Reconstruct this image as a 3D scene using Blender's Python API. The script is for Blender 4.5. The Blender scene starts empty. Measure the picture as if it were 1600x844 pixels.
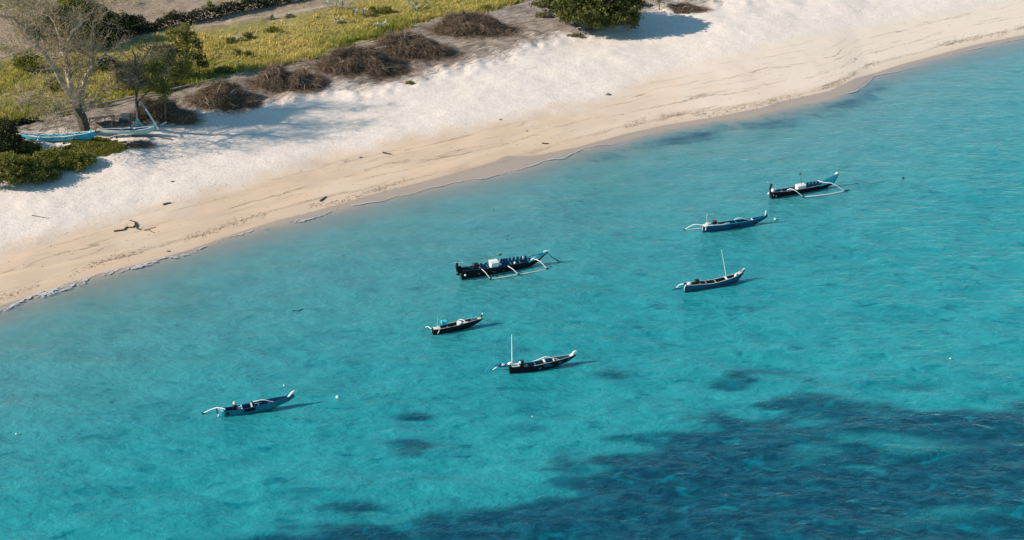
import bpy, math, random
import numpy as np
from mathutils import Vector, Matrix

random.seed(7)
RNG = np.random.default_rng(11)
SC = bpy.context.scene
COL = SC.collection

# ------------------------------------------------------------------ camera, world, sun, exposure
CAM_H = 55.0
PITCH = math.radians(28.0)
F = 2300.0
cam_d = bpy.data.cameras.new('camera')
cam = bpy.data.objects.new('camera', cam_d)
COL.objects.link(cam)
cam.location = (0, 0, CAM_H)
cam.rotation_euler = (math.radians(90) - PITCH, 0, 0)
cam_d.sensor_width = 36.0
cam_d.lens = F / 1600.0 * 36.0
cam_d.clip_start = 0.5
cam_d.clip_end = 9000
SC.camera = cam

SUN_ELEV = math.radians(31.0)
SUN_BACK = math.radians(-11.0)         # from the scene's left, a touch towards the camera
sun_dir = Vector((-math.cos(SUN_ELEV) * math.cos(SUN_BACK), math.cos(SUN_ELEV) * math.sin(SUN_BACK), math.sin(SUN_ELEV)))
world = bpy.data.worlds.new('World')
SC.world = world
world.use_nodes = True
wn = world.node_tree
bg = wn.nodes['Background']
sky = wn.nodes.new('ShaderNodeTexSky')
sky.sky_type = 'NISHITA'
sky.sun_disc = False
sky.sun_elevation = SUN_ELEV
sky.sun_rotation = math.radians(-90) + SUN_BACK
sky.air_density = 1.0
sky.dust_density = 0.6
sky.ozone_density = 2.5
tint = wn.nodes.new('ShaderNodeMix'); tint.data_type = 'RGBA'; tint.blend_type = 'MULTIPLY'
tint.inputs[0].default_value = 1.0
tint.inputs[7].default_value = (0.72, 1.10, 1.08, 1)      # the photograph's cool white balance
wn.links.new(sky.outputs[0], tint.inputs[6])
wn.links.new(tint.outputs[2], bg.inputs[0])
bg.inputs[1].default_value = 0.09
sun_d = bpy.data.lights.new('sun', 'SUN')
sun_d.energy = 4.15
sun_d.angle = math.radians(0.6)
sun_d.color = (1.0, 0.87, 0.74)
sun = bpy.data.objects.new('sun', sun_d)
sun.rotation_euler = sun_dir.to_track_quat('Z', 'Y').to_euler()
COL.objects.link(sun)
SC.view_settings.view_transform = 'Standard'
SC.view_settings.look = 'None'
SC.view_settings.exposure = 0.85
SC.view_settings.gamma = 1.0
SC.view_settings.use_curve_mapping = False
SC.cycles.max_bounces = 6
SC.cycles.transparent_max_bounces = 12

# ------------------------------------------------------------------ projection helpers
CT, ST = math.cos(PITCH), math.sin(PITCH)


def ray(px, py):
    dx = (px - 800.0) / F
    dy = -(py - 422.0) / F
    return Vector((dx, CT + dy * ST, -ST + dy * CT))


def at(px, py, z=0.0):
    d = ray(px, py)
    t = (z - CAM_H) / d.z
    return Vector((d.x * t, d.y * t, z))


def atY(px, py, Y):
    d = ray(px, py)
    t = Y / d.y
    return Vector((d.x * t, Y, CAM_H + d.z * t))


def curve0(pts, z=0.0):
    w = sorted([(at(a, b, z).x, at(a, b, z).y) for a, b in pts])
    return np.array([p[0] for p in w]), np.array([p[1] for p in w])


def ev(c, X):
    xs, ys = c
    X = np.asarray(X, float)
    r = np.interp(X, xs, ys)
    sl = (ys[3] - ys[0]) / (xs[3] - xs[0])
    sr = (ys[-1] - ys[-4]) / (xs[-1] - xs[-4])
    r = np.where(X < xs[0], ys[0] + np.clip((X - xs[0]) * sl, -400, 400), r)
    r = np.where(X > xs[-1], ys[-1] + np.clip((X - xs[-1]) * sr, -400, 400), r)
    return r


def smooth(a, b, x):
    t = np.clip((x - a) / (b - a), 0, 1)
    return t * t * (3 - 2 * t)


def vnoise(x, y, seed=0):
    xi = np.floor(x).astype(np.int64)
    yi = np.floor(y).astype(np.int64)
    fx, fy = x - xi, y - yi
    fx = fx * fx * (3 - 2 * fx)
    fy = fy * fy * (3 - 2 * fy)

    def h(i, j):
        n = (i * 374761393 + j * 668265263 + seed * 974634777) & 0xFFFFFFFF
        n = ((n ^ (n >> 13)) * 1274126177) & 0xFFFFFFFF
        return ((n ^ (n >> 16)) & 0xFFFF) / 65535.0
    a = h(xi, yi) * (1 - fx) + h(xi + 1, yi) * fx
    b = h(xi, yi + 1) * (1 - fx) + h(xi + 1, yi + 1) * fx
    return a * (1 - fy) + b * fy


def fbm(x, y, seed=0, o=4):
    x = np.asarray(x, float); y = np.asarray(y, float)
    s, a, t = 0, 1, 0
    for k in range(o):
        s = s + a * vnoise(x * 2 ** k + 17.3 * k, y * 2 ** k - 9.1 * k, seed + k)
        t += a
        a *= 0.5
    return s / t


SHORE = curve0([(-260, 545), (-90, 505), (0, 484), (46, 465), (103, 450), (163, 429), (227, 412), (306, 390), (362, 371), (430, 353), (500, 335), (575, 316),
                (619, 307), (681, 293), (725, 283), (775, 273), (822, 262), (860, 250), (900, 237), (940, 227), (983, 218), (1040, 203), (1136, 186), (1180, 181),
                (1228, 170), (1294, 156), (1337, 139), (1368, 119), (1412, 107), (1469, 91), (1526, 76), (1600, 60), (1700, 38)])
WET = curve0([(-260, 540), (-90, 500), (0, 478), (103, 446), (163, 426), (227, 410), (306, 387), (362, 367), (430, 346), (494, 330), (575, 307), (600, 300), (666, 284), (737, 265), (776, 254),
              (790, 247), (834, 245), (900, 231), (974, 211), (1040, 196), (1119, 183), (1189, 170), (1215, 161), (1294, 144), (1337, 124), (1412, 100),
              (1469, 85), (1526, 70), (1600, 55), (1700, 33)])
COSB = 0.84


def height0(X, Y):
    X = np.asarray(X, float); Y = np.asarray(Y, float)
    d = (Y - ev(SHORE, X)) * COSB
    land = np.interp(d, [0, 1.5, 4, 10, 14, 18, 25, 60, 200], [0, 0.10, 0.34, 0.95, 1.25, 1.5, 1.9, 2.3, 2.6])
    dd = -np.minimum(d, 0)
    sea = -5.5 * (1 - np.exp(-dd / 62.0)) - 0.12 * (1 - np.exp(-dd / 1.5))
    z = np.where(d > 0, land, sea)
    n = fbm(X * 0.18, Y * 0.18, 5, 4) - 0.5
    z = z + n * np.interp(d, [-40, -4, 3, 12, 22, 60, 200], [0.9, 0.12, 0.06, 0.25, 0.7, 0.7, 1.2])
    return z, d


def gz(x, y):
    return float(height0(np.array([x]), np.array([y]))[0][0])


def gp(px, py):
    z = 1.0
    for _ in range(6):
        p = at(px, py, z)
        z = gz(p.x, p.y)
    return at(px, py, z)


def curveG(pts):
    w = sorted([tuple(gp(a, b))[:2] for a, b in pts])
    return np.array([p[0] for p in w]), np.array([p[1] for p in w])


PEACH = curveG([(-200, 440), (0, 396), (71, 374), (100, 367), (178, 346), (199, 337), (295, 310), (402, 279), (478, 257), (556, 237), (681, 211), (744, 196), (830, 180), (937, 160),
                (1018, 123), (1100, 100), (1180, 80), (1250, 58), (1381, 38), (1480, 22), (1600, 2), (1700, -12)])
SCRUB = curveG([(-150, 235), (0, 232), (60, 224), (150, 215), (210, 206), (262, 196), (300, 186), (350, 172), (410, 166), (460, 160), (520, 140), (560, 147), (640, 131), (700, 114), (760, 99), (800, 88),
                (880, 58), (930, 55), (1000, 26), (1060, 14), (1130, 4), (1200, -6), (1400, -40)])
GRASS = curveG([(-150, 215), (-40, 200), (0, 196), (60, 188), (90, 182), (160, 165), (240, 149), (330, 127), (350, 120), (400, 110), (460, 97), (500, 90), (520, 80), (600, 60), (640, 42), (680, 30), (740, 24),
                (800, 8), (830, -4), (900, -30), (1200, -130)])
TRACK = curveG([(-150, 120), (0, 90), (100, 84), (180, 66), (260, 52), (300, 45), (400, 30), (480, 18), (540, 6), (560, -4), (700, -60), (900, -130)])
HEDGE = curveG([(-150, 84), (0, 76), (60, 72), (120, 66), (160, 62), (200, 50), (260, 41), (340, 26), (400, 12), (460, 0), (600, -40), (900, -130)])

MAIN_DARK = curve0([(-400, 1300), (200, 940), (380, 840), (440, 800), (520, 786), (600, 776), (700, 764), (800, 744), (900, 722), (970, 698), (1030, 676), (1080, 652), (1200, 640), (1350, 630), (1480, 634),
                    (1600, 628), (1800, 620), (2200, 600)])


def blob(X, Y, px, py, rx, ry, rot=0.0):
    c = at(px, py)
    ex = at(px + rx, py).x - c.x
    ey = at(px, py - ry).y - c.y
    dx, dy = X - c.x, Y - c.y
    u = dx / ex
    v = (dy - rot * dx) / ey
    return np.exp(-(u * u + v * v) ** 1.3)


def reef(X, Y):
    nx = (fbm(X * 0.11, Y * 0.2, 31, 4) - 0.5)
    nf = (fbm(X * 0.32, Y * 0.8, 37, 4) - 0.5)
    e = (ev(MAIN_DARK, X) - Y) + nx * 7 + nf * 7
    m = smooth(-2.5, 3.0, e)
    holes = [(1400, 684, 130, 16, 0.5), (1200, 637, 40, 9, .8), (1360, 745, 60, 10, .5), (700, 800, 60, 7, .3), (1480, 812, 90, 12, .3), (1260, 720, 60, 9, .35), (1290, 655, 35, 7, .6), (1560, 760, 50, 10, .3)]
    for a, b, c, dd, s in holes:
        m = m * (1 - s * np.clip(blob(X + nf * 6, Y + nx * 3 + nf * 3, a, b, c, dd * 1.2) * 1.2, 0, 1))
    for a, b, c, dd, s in [(958, 588, 45, 8, .75), (1190, 583, 65, 8, .8), (1120, 598, 60, 9, .6), (1240, 593, 40, 5, .6), (650, 647, 34, 6, .85), (650, 690, 55, 9, .6),
                           (640, 705, 40, 6, .45), (470, 775, 65, 9, .9), (540, 792, 60, 9, .7), (880, 608, 40, 6, .4), (760, 632, 30, 5, .4), (820, 635, 40, 6, .4), (450, 805, 50, 6, .3),
                           (830, 670, 40, 9, .4), (1300, 600, 120, 8, .35), (1500, 590, 100, 9, .3), (1430, 604, 60, 7, .55), (1560, 612, 60, 6, .5), (620, 770, 30, 5, .6),
                           (660, 790, 60, 12, .5), (1060, 560, 60, 6, .2), (800, 540, 50, 9, .25), (1350, 582, 60, 5, .3)]:
        m = np.maximum(m, min(1, s * 1.25) * np.clip(blob(X + nx * 2.5, Y + nf * 1.6 + nx * 1.0, a, b, c, dd * 1.3) * (0.9 + nf * 1.4 + nx), 0, 1))
    D = (Y - ev(SHORE, X)) * COSB
    win = np.interp(X, [-30, 2, 8, 14, 30, 37, 44], [0, 0, .6, .9, 1, .9, 0])
    m = np.maximum(m, 0.75 * win * np.exp(-((D + 1.9 + nf * 2) / 1.2) ** 2) * (0.7 + nf * 1.6))
    return np.clip(m, 0, 1)


# ------------------------------------------------------------------ mesh helpers
def link(name, me, parent=None, mats=None, loc=None):
    o = bpy.data.objects.new(name, me)
    COL.objects.link(o)
    if parent:
        o.parent = parent
    if loc is not None:
        o.location = loc
    if mats and me is not None and not me.materials:
        for m in (mats if isinstance(mats, (list, tuple)) else [mats]):
            me.materials.append(m)
    return o


def tag(o, label=None, cat=None, group=None, kind=None):
    if label: o['label'] = label
    if cat: o['category'] = cat
    if group: o['group'] = group
    if kind: o['kind'] = kind
    return o


def empty(name, loc, rz=0.0):
    o = bpy.data.objects.new(name, None)
    o.location = loc
    o.rotation_euler = (0, 0, rz)
    o.empty_display_size = 0.3
    COL.objects.link(o)
    return o


def mesh_np(name, V, Fc, attrs=None, smoothf=True, mi=None):
    """V (n,3), Fc (m,k) equal-size faces"""
    V = np.asarray(V, np.float32); Fc = np.asarray(Fc, np.int32)
    me = bpy.data.meshes.new(name)
    me.vertices.add(len(V))
    me.vertices.foreach_set('co', V.ravel())
    k = Fc.shape[1]
    me.loops.add(Fc.size)
    me.loops.foreach_set('vertex_index', Fc.ravel())
    me.polygons.add(len(Fc))
    me.polygons.foreach_set('loop_start', np.arange(0, Fc.size, k, dtype=np.int32))
    me.polygons.foreach_set('loop_total', np.full(len(Fc), k, np.int32))
    me.polygons.foreach_set('use_smooth', np.full(len(Fc), smoothf, bool))
    if mi is not None:
        me.polygons.foreach_set('material_index', np.asarray(mi, np.int32))
    me.update(calc_edges=True)
    if attrs:
        for an, av in attrs.items():
            a = me.attributes.new(an, 'FLOAT', 'POINT')
            a.data.foreach_set('value', np.asarray(av, np.float32))
    return me


class MB:
    """collects quads/tris of one part"""
    def __init__(s):
        s.v = []; s.f = []; s.m = []

    def add(s, vs, fs, m=0):
        b = len(s.v)
        s.v += [tuple(v) for v in vs]
        s.f += [tuple(i + b for i in f) for f in fs]
        s.m += [m] * len(fs)

    def box(s, c, sz, rz=0.0, m=0, taper=1.0, ry=0.0):
        c = Vector(c); hx, hy, hz = [q / 2 for q in sz]
        R = Matrix.Rotation(rz, 3, 'Z') @ Matrix.Rotation(ry, 3, 'Y')
        b = min(hx, hy, hz) * 0.22
        vs = []
        for z, t, ins in ((-hz, 1, b), (-hz + b, 1, 0), (hz - b, taper, 0), (hz, taper, b)):
            for sx, sy in ((-1, -1), (1, -1), (1, 1), (-1, 1)):
                vs.append(c + R @ Vector((sx * (hx * t - ins), sy * (hy * t - ins), z)))
        fs = [(3, 2, 1, 0), (12, 13, 14, 15)]
        for r in range(3):
            for i in range(4):
                j = (i + 1) % 4
                fs.append((r * 4 + i, r * 4 + j, r * 4 + 4 + j, r * 4 + 4 + i))
        s.add(vs, fs, m)

    def tube(s, pts, r, n=6, m=0, caps=True):
        pts = [Vector(p) for p in pts]
        if not hasattr(r, '__len__'):
            r = [r] * len(pts)
        vs, fs = [], []
        up = Vector((0.03, 0.11, 1)).normalized()
        for i, p in enumerate(pts):
            a = pts[max(i - 1, 0)]; b = pts[min(i + 1, len(pts) - 1)]
            t = (b - a).normalized() if (b - a).length > 1e-6 else Vector((1, 0, 0))
            u = t.cross(up)
            if u.length < 1e-2:
                u = t.cross(Vector((1, 0, 0)))
            u.normalize(); w = t.cross(u)
            for k in range(n):
                an = 2 * math.pi * k / n
                vs.append(p + (u * math.cos(an) + w * math.sin(an)) * r[i])
        for i in range(len(pts) - 1):
            for k in range(n):
                k2 = (k + 1) % n
                fs.append((i * n + k, i * n + k2, (i + 1) * n + k2, (i + 1) * n + k))
        if caps:
            fs.append(tuple(range(n)))
            fs.append(tuple(reversed(range((len(pts) - 1) * n, len(pts) * n))))
        s.add(vs, fs, m)

    def ball(s, c, r, n=8, m=0, sq=(1, 1, 1)):
        c = Vector(c); vs = []; fs = []
        R = n // 2
        for i in range(1, R):
            ph = math.pi * i / R
            for k in range(n):
                a = 2 * math.pi * k / n
                vs.append(c + Vector((math.sin(ph) * math.cos(a) * sq[0], math.sin(ph) * math.sin(a) * sq[1], math.cos(ph) * sq[2])) * r)
        vs.append(c + Vector((0, 0, r * sq[2]))); vs.append(c - Vector((0, 0, r * sq[2])))
        T, B = len(vs) - 2, len(vs) - 1
        for i in range(R - 2):
            for k in range(n):
                k2 = (k + 1) % n
                fs.append((i * n + k, (i + 1) * n + k, (i + 1) * n + k2, i * n + k2))
        for k in range(n):
            k2 = (k + 1) % n
            fs.append((T, k, k2)); fs.append((B, (R - 2) * n + k2, (R - 2) * n + k))
        s.add(vs, fs, m)

    def build(s, name, mats, parent=None, sm=True):
        me = bpy.data.meshes.new(name)
        me.from_pydata([tuple(v) for v in s.v], [], s.f)
        me.polygons.foreach_set('use_smooth', [sm] * len(me.polygons))
        me.polygons.foreach_set('material_index', s.m)
        me.update()
        if sm:
            try:
                me.set_sharp_from_angle(angle=math.radians(40))
            except Exception:
                pass
        return link(name, me, parent, mats)


# ------------------------------------------------------------------ material helpers
class NT:
    def __init__(s, name):
        s.m = bpy.data.materials.new(name)
        s.m.use_nodes = True
        s.t = s.m.node_tree
        s.b = s.t.nodes['Principled BSDF']
        s.out = s.t.nodes['Material Output']

    def n(s, typ, **kw):
        o = s.t.nodes.new(typ)
        for k, v in kw.items():
            setattr(o, k, v)
        return o

    def set(s, sock, v):
        if isinstance(v, bpy.types.NodeSocket):
            s.t.links.new(v, sock)
        elif isinstance(v, (tuple, list)) and len(v) == 3 and sock.type == 'RGBA':
            sock.default_value = (*v, 1)
        else:
            sock.default_value = v

    def math(s, op, a, b=0.0, c=0.0, clamp=False):
        o = s.n('ShaderNodeMath', operation=op, use_clamp=clamp)
        s.set(o.inputs[0], a); s.set(o.inputs[1], b); s.set(o.inputs[2], c)
        return o.outputs[0]

    def ss(s, x, a, b, lo=0.0, hi=1.0):
        o = s.n('ShaderNodeMapRange', interpolation_type='SMOOTHSTEP')
        s.set(o.inputs['Value'], x)
        o.inputs['From Min'].default_value = a; o.inputs['From Max'].default_value = b
        o.inputs['To Min'].default_value = lo; o.inputs['To Max'].default_value = hi
        return o.outputs['Result']

    def mix(s, f, a, b, blend='MIX'):
        o = s.n('ShaderNodeMix', data_type='RGBA', blend_type=blend)
        s.set(o.inputs[0], f); s.set(o.inputs[6], a); s.set(o.inputs[7], b)
        return o.outputs[2]

    def attr(s, name):
        return s.n('ShaderNodeAttribute', attribute_name=name).outputs['Fac']

    def coord(s, kind='Object', scale=(1, 1, 1), rot=(0, 0, 0)):
        c = s.n('ShaderNodeTexCoord').outputs[kind]
        mp = s.n('ShaderNodeMapping')
        s.set(mp.inputs[0], c)
        mp.inputs['Scale'].default_value = scale
        mp.inputs['Rotation'].default_value = rot
        return mp.outputs[0]

    def noise(s, vec, scale, detail=4, rough=0.55, dist=0.0):
        o = s.n('ShaderNodeTexNoise')
        s.set(o.inputs['Vector'], vec)
        o.inputs['Scale'].default_value = scale
        o.inputs['Detail'].default_value = detail
        o.inputs['Roughness'].default_value = rough
        o.inputs['Distortion'].default_value = dist
        return o.outputs['Fac']

    def bump(s, h, strength, dist, normal=None):
        o = s.n('ShaderNodeBump')
        o.inputs['Strength'].default_value = strength
        o.inputs['Distance'].default_value = dist
        s.set(o.inputs['Height'], h)
        if normal is not None:
            s.set(o.inputs['Normal'], normal)
        return o.outputs[0]


_mc = {}


def mat(name, col, rough=0.6, var=0.25, scale=3.0, spec=0.4, bump=0.0, col2=None, metallic=0.0, coord='Object'):
    if name in _mc:
        return _mc[name]
    M = NT(name)
    v = M.coord(coord)
    f = M.noise(v, scale, 5, 0.6)
    c2 = col2 if col2 else tuple(c * (1 - var) for c in col)
    f2 = M.ss(f, 0.35, 0.65)
    M.set(M.b.inputs['Base Color'], M.mix(f2, col, c2))
    M.set(M.b.inputs['Roughness'], rough)
    M.b.inputs['Specular IOR Level'].default_value = spec
    M.b.inputs['Metallic'].default_value = metallic
    if bump:
        M.set(M.b.inputs['Normal'], M.bump(f, bump, 0.02))
    _mc[name] = M.m
    return M.m


def leaf_mat(name, c1, c2, trans=0.35):
    M = NT(name)
    f = M.attr('vari')
    c = M.mix(f, c1, c2)
    d = M.n('ShaderNodeBsdfDiffuse'); M.set(d.inputs[0], c)
    t = M.n('ShaderNodeBsdfTranslucent'); M.set(t.inputs[0], c)
    g = M.n('ShaderNodeBsdfGlossy'); g.inputs['Roughness'].default_value = 0.45; g.inputs[0].default_value = (1, 1, 1, 1)
    m1 = M.n('ShaderNodeMixShader'); m1.inputs[0].default_value = trans
    M.t.links.new(d.outputs[0], m1.inputs[1]); M.t.links.new(t.outputs[0], m1.inputs[2])
    m2 = M.n('ShaderNodeMixShader'); m2.inputs[0].default_value = 0.012
    M.t.links.new(m1.outputs[0], m2.inputs[1]); M.t.links.new(g.outputs[0], m2.inputs[2])
    M.t.links.new(m2.outputs[0], M.out.inputs[0])
    return M.m


# ------------------------------------------------------------------ ground: one sheet, seabed to fields
def grid_axis(lo, hi, step, far):
    a = list(np.arange(lo, hi + 1e-6, step))
    s, p = step, a[-1]
    R = []
    while p < far:
        s *= 1.35; p += s; R.append(p)
    s, p = step, a[0]
    L = []
    while p > -far:
        s *= 1.35; p -= s; L.append(p)
    return np.array(L[::-1] + a + R)


def grid_mesh(xs, ys):
    X, Y = np.meshgrid(xs, ys)
    nx, ny = len(xs), len(ys)
    i = np.arange(nx * ny).reshape(ny, nx)
    Fq = np.stack([i[:-1, :-1], i[:-1, 1:], i[1:, 1:], i[1:, :-1]], -1).reshape(-1, 4)
    return X.ravel(), Y.ravel(), Fq


gx = grid_axis(-72, 72, 0.32, 4000)
gy = grid_axis(60, 186, 0.32, 4000)
X, Y, FQ = grid_mesh(gx, gy)
Z, D = height0(X, Y)
sp = (Y - ev(PEACH, X)) * COSB
ss_ = (Y - ev(SCRUB, X)) * COSB
sg = (Y - ev(GRASS, X)) * COSB
st_ = (Y - ev(TRACK, X)) * COSB
sh_ = (Y - ev(HEDGE, X)) * COSB
sw = (Y - ev(WET, X)) * COSB
# footprints / trampled dry sand, and the hummocky scrub edge
tr = smooth(-1.0, 2.5, sp) * (1 - smooth(0, 3, ss_))
Z = Z + tr * (fbm(X * 0.28 - Y * 0.1, Y * 0.4, 53, 3) - 0.5) * 0.2
Z = Z + tr * (fbm(X * 1.5, Y * 1.5, 51, 2) - 0.5) * 0.06
hum = smooth(-2.5, 0.5, ss_) * (1 - smooth(2, 9, ss_)) * (1 - smooth(-1, 2, sg))
Z = Z + hum * (np.abs(fbm(X * 0.55, Y * 0.55, 61, 4) - 0.5)) * 1.4
Z = Z + smooth(-1, 1, sg) * (fbm(X * 0.5, Y * 0.5, 63, 3) - 0.5) * 0.3
fur = smooth(1.5, 4, sh_)
Z = Z + fur * (np.sin((Y * 0.95 - X * 0.5) * 1.7 + 2 * fbm(X * .1, Y * .1, 3, 3)) * 0.05 + (fbm(X * 0.35, Y * 0.35, 65, 4) - 0.5) * 0.5)
# far beyond the frame the plain keeps level
ground_me = mesh_np('ground', np.stack([X, Y, Z], 1), FQ, dict(d=np.clip(D, -200, 300), sp=sp, ss=ss_, sg=sg, st=st_, sh=sh_, sw=sw, reef=reef(X, Y)))

# re-sampler so that things stand on the finished surface
GXs, GYs = gx, gy
GZ = Z.reshape(len(gy), len(gx))


def gsurf(x, y):
    x = np.atleast_1d(np.asarray(x, float)); y = np.atleast_1d(np.asarray(y, float))
    i = np.clip(np.searchsorted(GXs, x) - 1, 0, len(GXs) - 2); j = np.clip(np.searchsorted(GYs, y) - 1, 0, len(GYs) - 2)
    fx = (x - GXs[i]) / (GXs[i + 1] - GXs[i]); fy = (y - GYs[j]) / (GYs[j + 1] - GYs[j])
    return (GZ[j, i] * (1 - fx) * (1 - fy) + GZ[j, i + 1] * fx * (1 - fy) + GZ[j + 1, i] * (1 - fx) * fy + GZ[j + 1, i + 1] * fx * fy)


def G(px, py):
    p = gp(px, py)
    for _ in range(5):
        z = float(gsurf(p.x, p.y)[0])
        p = at(px, py, z)
    return p


def ground_material():
    M = NT('ground_sand_and_grass')
    co = M.coord('Object')
    strd = M.coord('Object', (1, 1, 1), (0, 0, math.radians(-33)))     # aligned with the shore
    mp = M.n('ShaderNodeMapping'); M.set(mp.inputs[0], strd); mp.inputs['Scale'].default_value = (0.22, 1.0, 1.0); al = mp.outputs[0]
    n1 = M.noise(co, 0.35, 5, 0.6)
    n2 = M.noise(co, 3.2, 5, 0.65)
    n3 = M.noise(al, 0.9, 6, 0.6, 0.3)
    n4 = M.noise(co, 9.0, 3, 0.6)
    nlow = M.noise(co, 0.09, 3, 0.5)
    # dry white sand
    white = M.mix(M.ss(n2, 0.35, 0.7), (0.655, 0.565, 0.495), (0.56, 0.48, 0.415))
    white = M.mix(M.ss(n1, 0.4, 0.75, 0, 0.6), white, (0.60, 0.51, 0.43))
    white = M.mix(M.ss(n3, 0.5, 0.65, 0, 0.15), white, (0.70, 0.61, 0.53))
    trk = M.noise(strd, 0.16, 2, 0.4, 1.2)
    tl = M.math('MULTIPLY', M.ss(M.math('ABSOLUTE', M.math('SUBTRACT', M.math('FRACT', M.math('MULTIPLY', trk, 5.0)), 0.5)), 0.0, 0.05, 1, 0), M.ss(n2, 0.35, 0.55))
    white = M.mix(M.math('MULTIPLY', tl, 0.35), white, (0.46, 0.38, 0.31))
    peach = M.mix(M.ss(n3, 0.35, 0.65), (0.575, 0.42, 0.29), (0.50, 0.37, 0.265))
    peach = M.mix(M.ss(nlow, 0.45, 0.65, 0, 0.7), peach, (0.56, 0.46, 0.36))
    sx = M.n('ShaderNodeSeparateXYZ'); M.set(sx.inputs[0], co)
    peach = M.mix(M.ss(M.math('ADD', sx.outputs[0], M.math('MULTIPLY', M.math('SUBTRACT', n1, .5), 24.0)), -4, 34, 0, 0.85), peach, (0.63, 0.53, 0.435))
    dsh = M.attr('d'); spA = M.attr('sp'); ssA = M.attr('ss'); sgA = M.attr('sg'); stA = M.attr('st'); shA = M.attr('sh'); swA = M.attr('sw')
    # tide marks: contour lines of a shore-aligned noise, fading upwards
    def contour(nz, level, w):
        dd = M.math('ABSOLUTE', M.math('SUBTRACT', nz, level))
        return M.ss(dd, w * 0.3, w, 1, 0)
    band = M.math('MULTIPLY', dsh, 0.13)
    nt = M.noise(al, 0.55, 7, 0.62, 0.6)
    w1 = M.math('FRACT', M.math('ADD', M.math('MULTIPLY', nt, 1.5), M.math('MULTIPLY', dsh, 0.36)))
    lines = M.math('MULTIPLY', contour(w1, 0.5, 0.045), M.ss(M.noise(al, 1.1, 3, 0.5), 0.42, 0.6))
    w2 = M.math('FRACT', M.math('ADD', M.math('MULTIPLY', M.noise(al, 0.8, 6, 0.6, 0.9), 1.2), M.math('MULTIPLY', dsh, 0.75)))
    lines2 = M.math('MULTIPLY', contour(w2, 0.5, 0.05), M.ss(M.noise(al, 0.7, 3, 0.5), 0.46, 0.62))
    inpeach = M.math('MULTIPLY', M.ss(dsh, 0.6, 1.6), M.ss(spA, -1.5, 0.4, 1, 0))
    lsum = M.math('MULTIPLY', M.math('MAXIMUM', lines, M.math('MULTIPLY', lines2, 0.6)), inpeach)
    peach = M.mix(M.math('MULTIPLY', lsum, 0.62), peach, (0.22, 0.155, 0.10))
    # main wrack line close to the water
    dn = M.math('ADD', dsh, M.math('MULTIPLY', M.math('SUBTRACT', nt, 0.5), 3.2))
    wr = M.math('MULTIPLY', M.ss(M.math('ABSOLUTE', M.math('SUBTRACT', dn, 2.3)), 0.05, 0.42, 1, 0), M.ss(n4, 0.40, 0.62))
    wr = M.math('MULTIPLY', wr, M.ss(nlow, 0.36, 0.52))
    peach = M.mix(M.math('MULTIPLY', wr, 0.6), peach, (0.15, 0.105, 0.06))
    # blend peach -> white with ragged edge
    e = M.math('ADD', spA, M.math('MULTIPLY', M.math('SUBTRACT', n1, 0.5), 5.0))
    e = M.math('ADD', e, M.math('MULTIPLY', M.math('SUBTRACT', n2, 0.5), 1.2))
    col = M.mix(M.ss(e, -1.8, 2.4), peach, white)
    # scrub: grey-brown litter over sand
    n5 = M.noise(al, 2.6, 6, 0.7, 0.8)
    lit = M.mix(M.ss(n5, 0.38, 0.62), (0.38, 0.31, 0.25), (0.13, 0.10, 0.075))
    lit = M.mix(M.ss(n1, 0.42, 0.7), lit, (0.34, 0.28, 0.235))
    e = M.math('ADD', ssA, M.math('MULTIPLY', M.math('SUBTRACT', n1, 0.5), 6.0))
    e = M.math('ADD', e, M.math('MULTIPLY', M.math('SUBTRACT', n5, 0.5), 7.0))
    col = M.mix(M.ss(e, -0.2, 2.6), col, lit)
    # grass floor
    gr = M.mix(M.ss(n2, 0.35, 0.65), (0.20, 0.19, 0.045), (0.34, 0.27, 0.10))
    gr = M.mix(M.ss(n1, 0.5, 0.75), gr, (0.44, 0.34, 0.16))
    e = M.math('ADD', sgA, M.math('MULTIPLY', M.math('SUBTRACT', n1, 0.5), 2.0))
    col = M.mix(M.ss(e, -0.3, 0.5), col, gr)
    # dry track and bare field
    fi = M.mix(M.ss(n1, 0.4, 0.65), (0.34, 0.255, 0.185), (0.26, 0.195, 0.14))
    fi = M.mix(M.ss(n5, 0.5, 0.72), fi, (0.40, 0.31, 0.23))
    fi = M.mix(M.ss(nlow, 0.5, 0.62, 0, 0.5), fi, (0.22, 0.18, 0.09))
    e = M.math('ADD', stA, M.math('MULTIPLY', M.math('SUBTRACT', n1, 0.5), 5.0))
    col = M.mix(M.ss(e, -2.5, 1.5), col, fi)
    rut = M.ss(M.math('ABSOLUTE', M.math('SUBTRACT', M.math('ADD', stA, M.math('MULTIPLY', n1, 1.6)), 1.2)), 0.15, 0.5, 1, 0)
    col = M.mix(M.math('MULTIPLY', rut, 0.7), col, (0.46, 0.37, 0.29))
    rut2 = M.ss(M.math('ABSOLUTE', M.math('SUBTRACT', M.math('ADD', stA, M.math('MULTIPLY', n1, 1.2)), 4.6)), 0.3, 1.0, 1, 0)
    col = M.mix(M.math('MULTIPLY', rut2, 0.6), col, (0.44, 0.35, 0.27))
    # wet swash zone and seabed
    wets = (0.235, 0.212, 0.198)
    e = M.math('ADD', swA, M.math('MULTIPLY', M.math('SUBTRACT', n2, 0.5), 0.35))
    col = M.mix(M.ss(e, -0.15, 0.12), wets, col)
    damp = M.ss(e, 0.1, 2.2, 0.45, 0)
    col = M.mix(damp, col, (0.44, 0.32, 0.22))
    bed = M.mix(M.ss(n1, 0.4, 0.7), (0.31, 0.275, 0.24), (0.24, 0.22, 0.195))
    isbed = M.ss(M.math('ADD', dsh, M.math('MULTIPLY', M.math('SUBTRACT', n1, .5), 0.6)), -3.4, -0.4, 1, 0)
    col = M.mix(isbed, col, bed)
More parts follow.
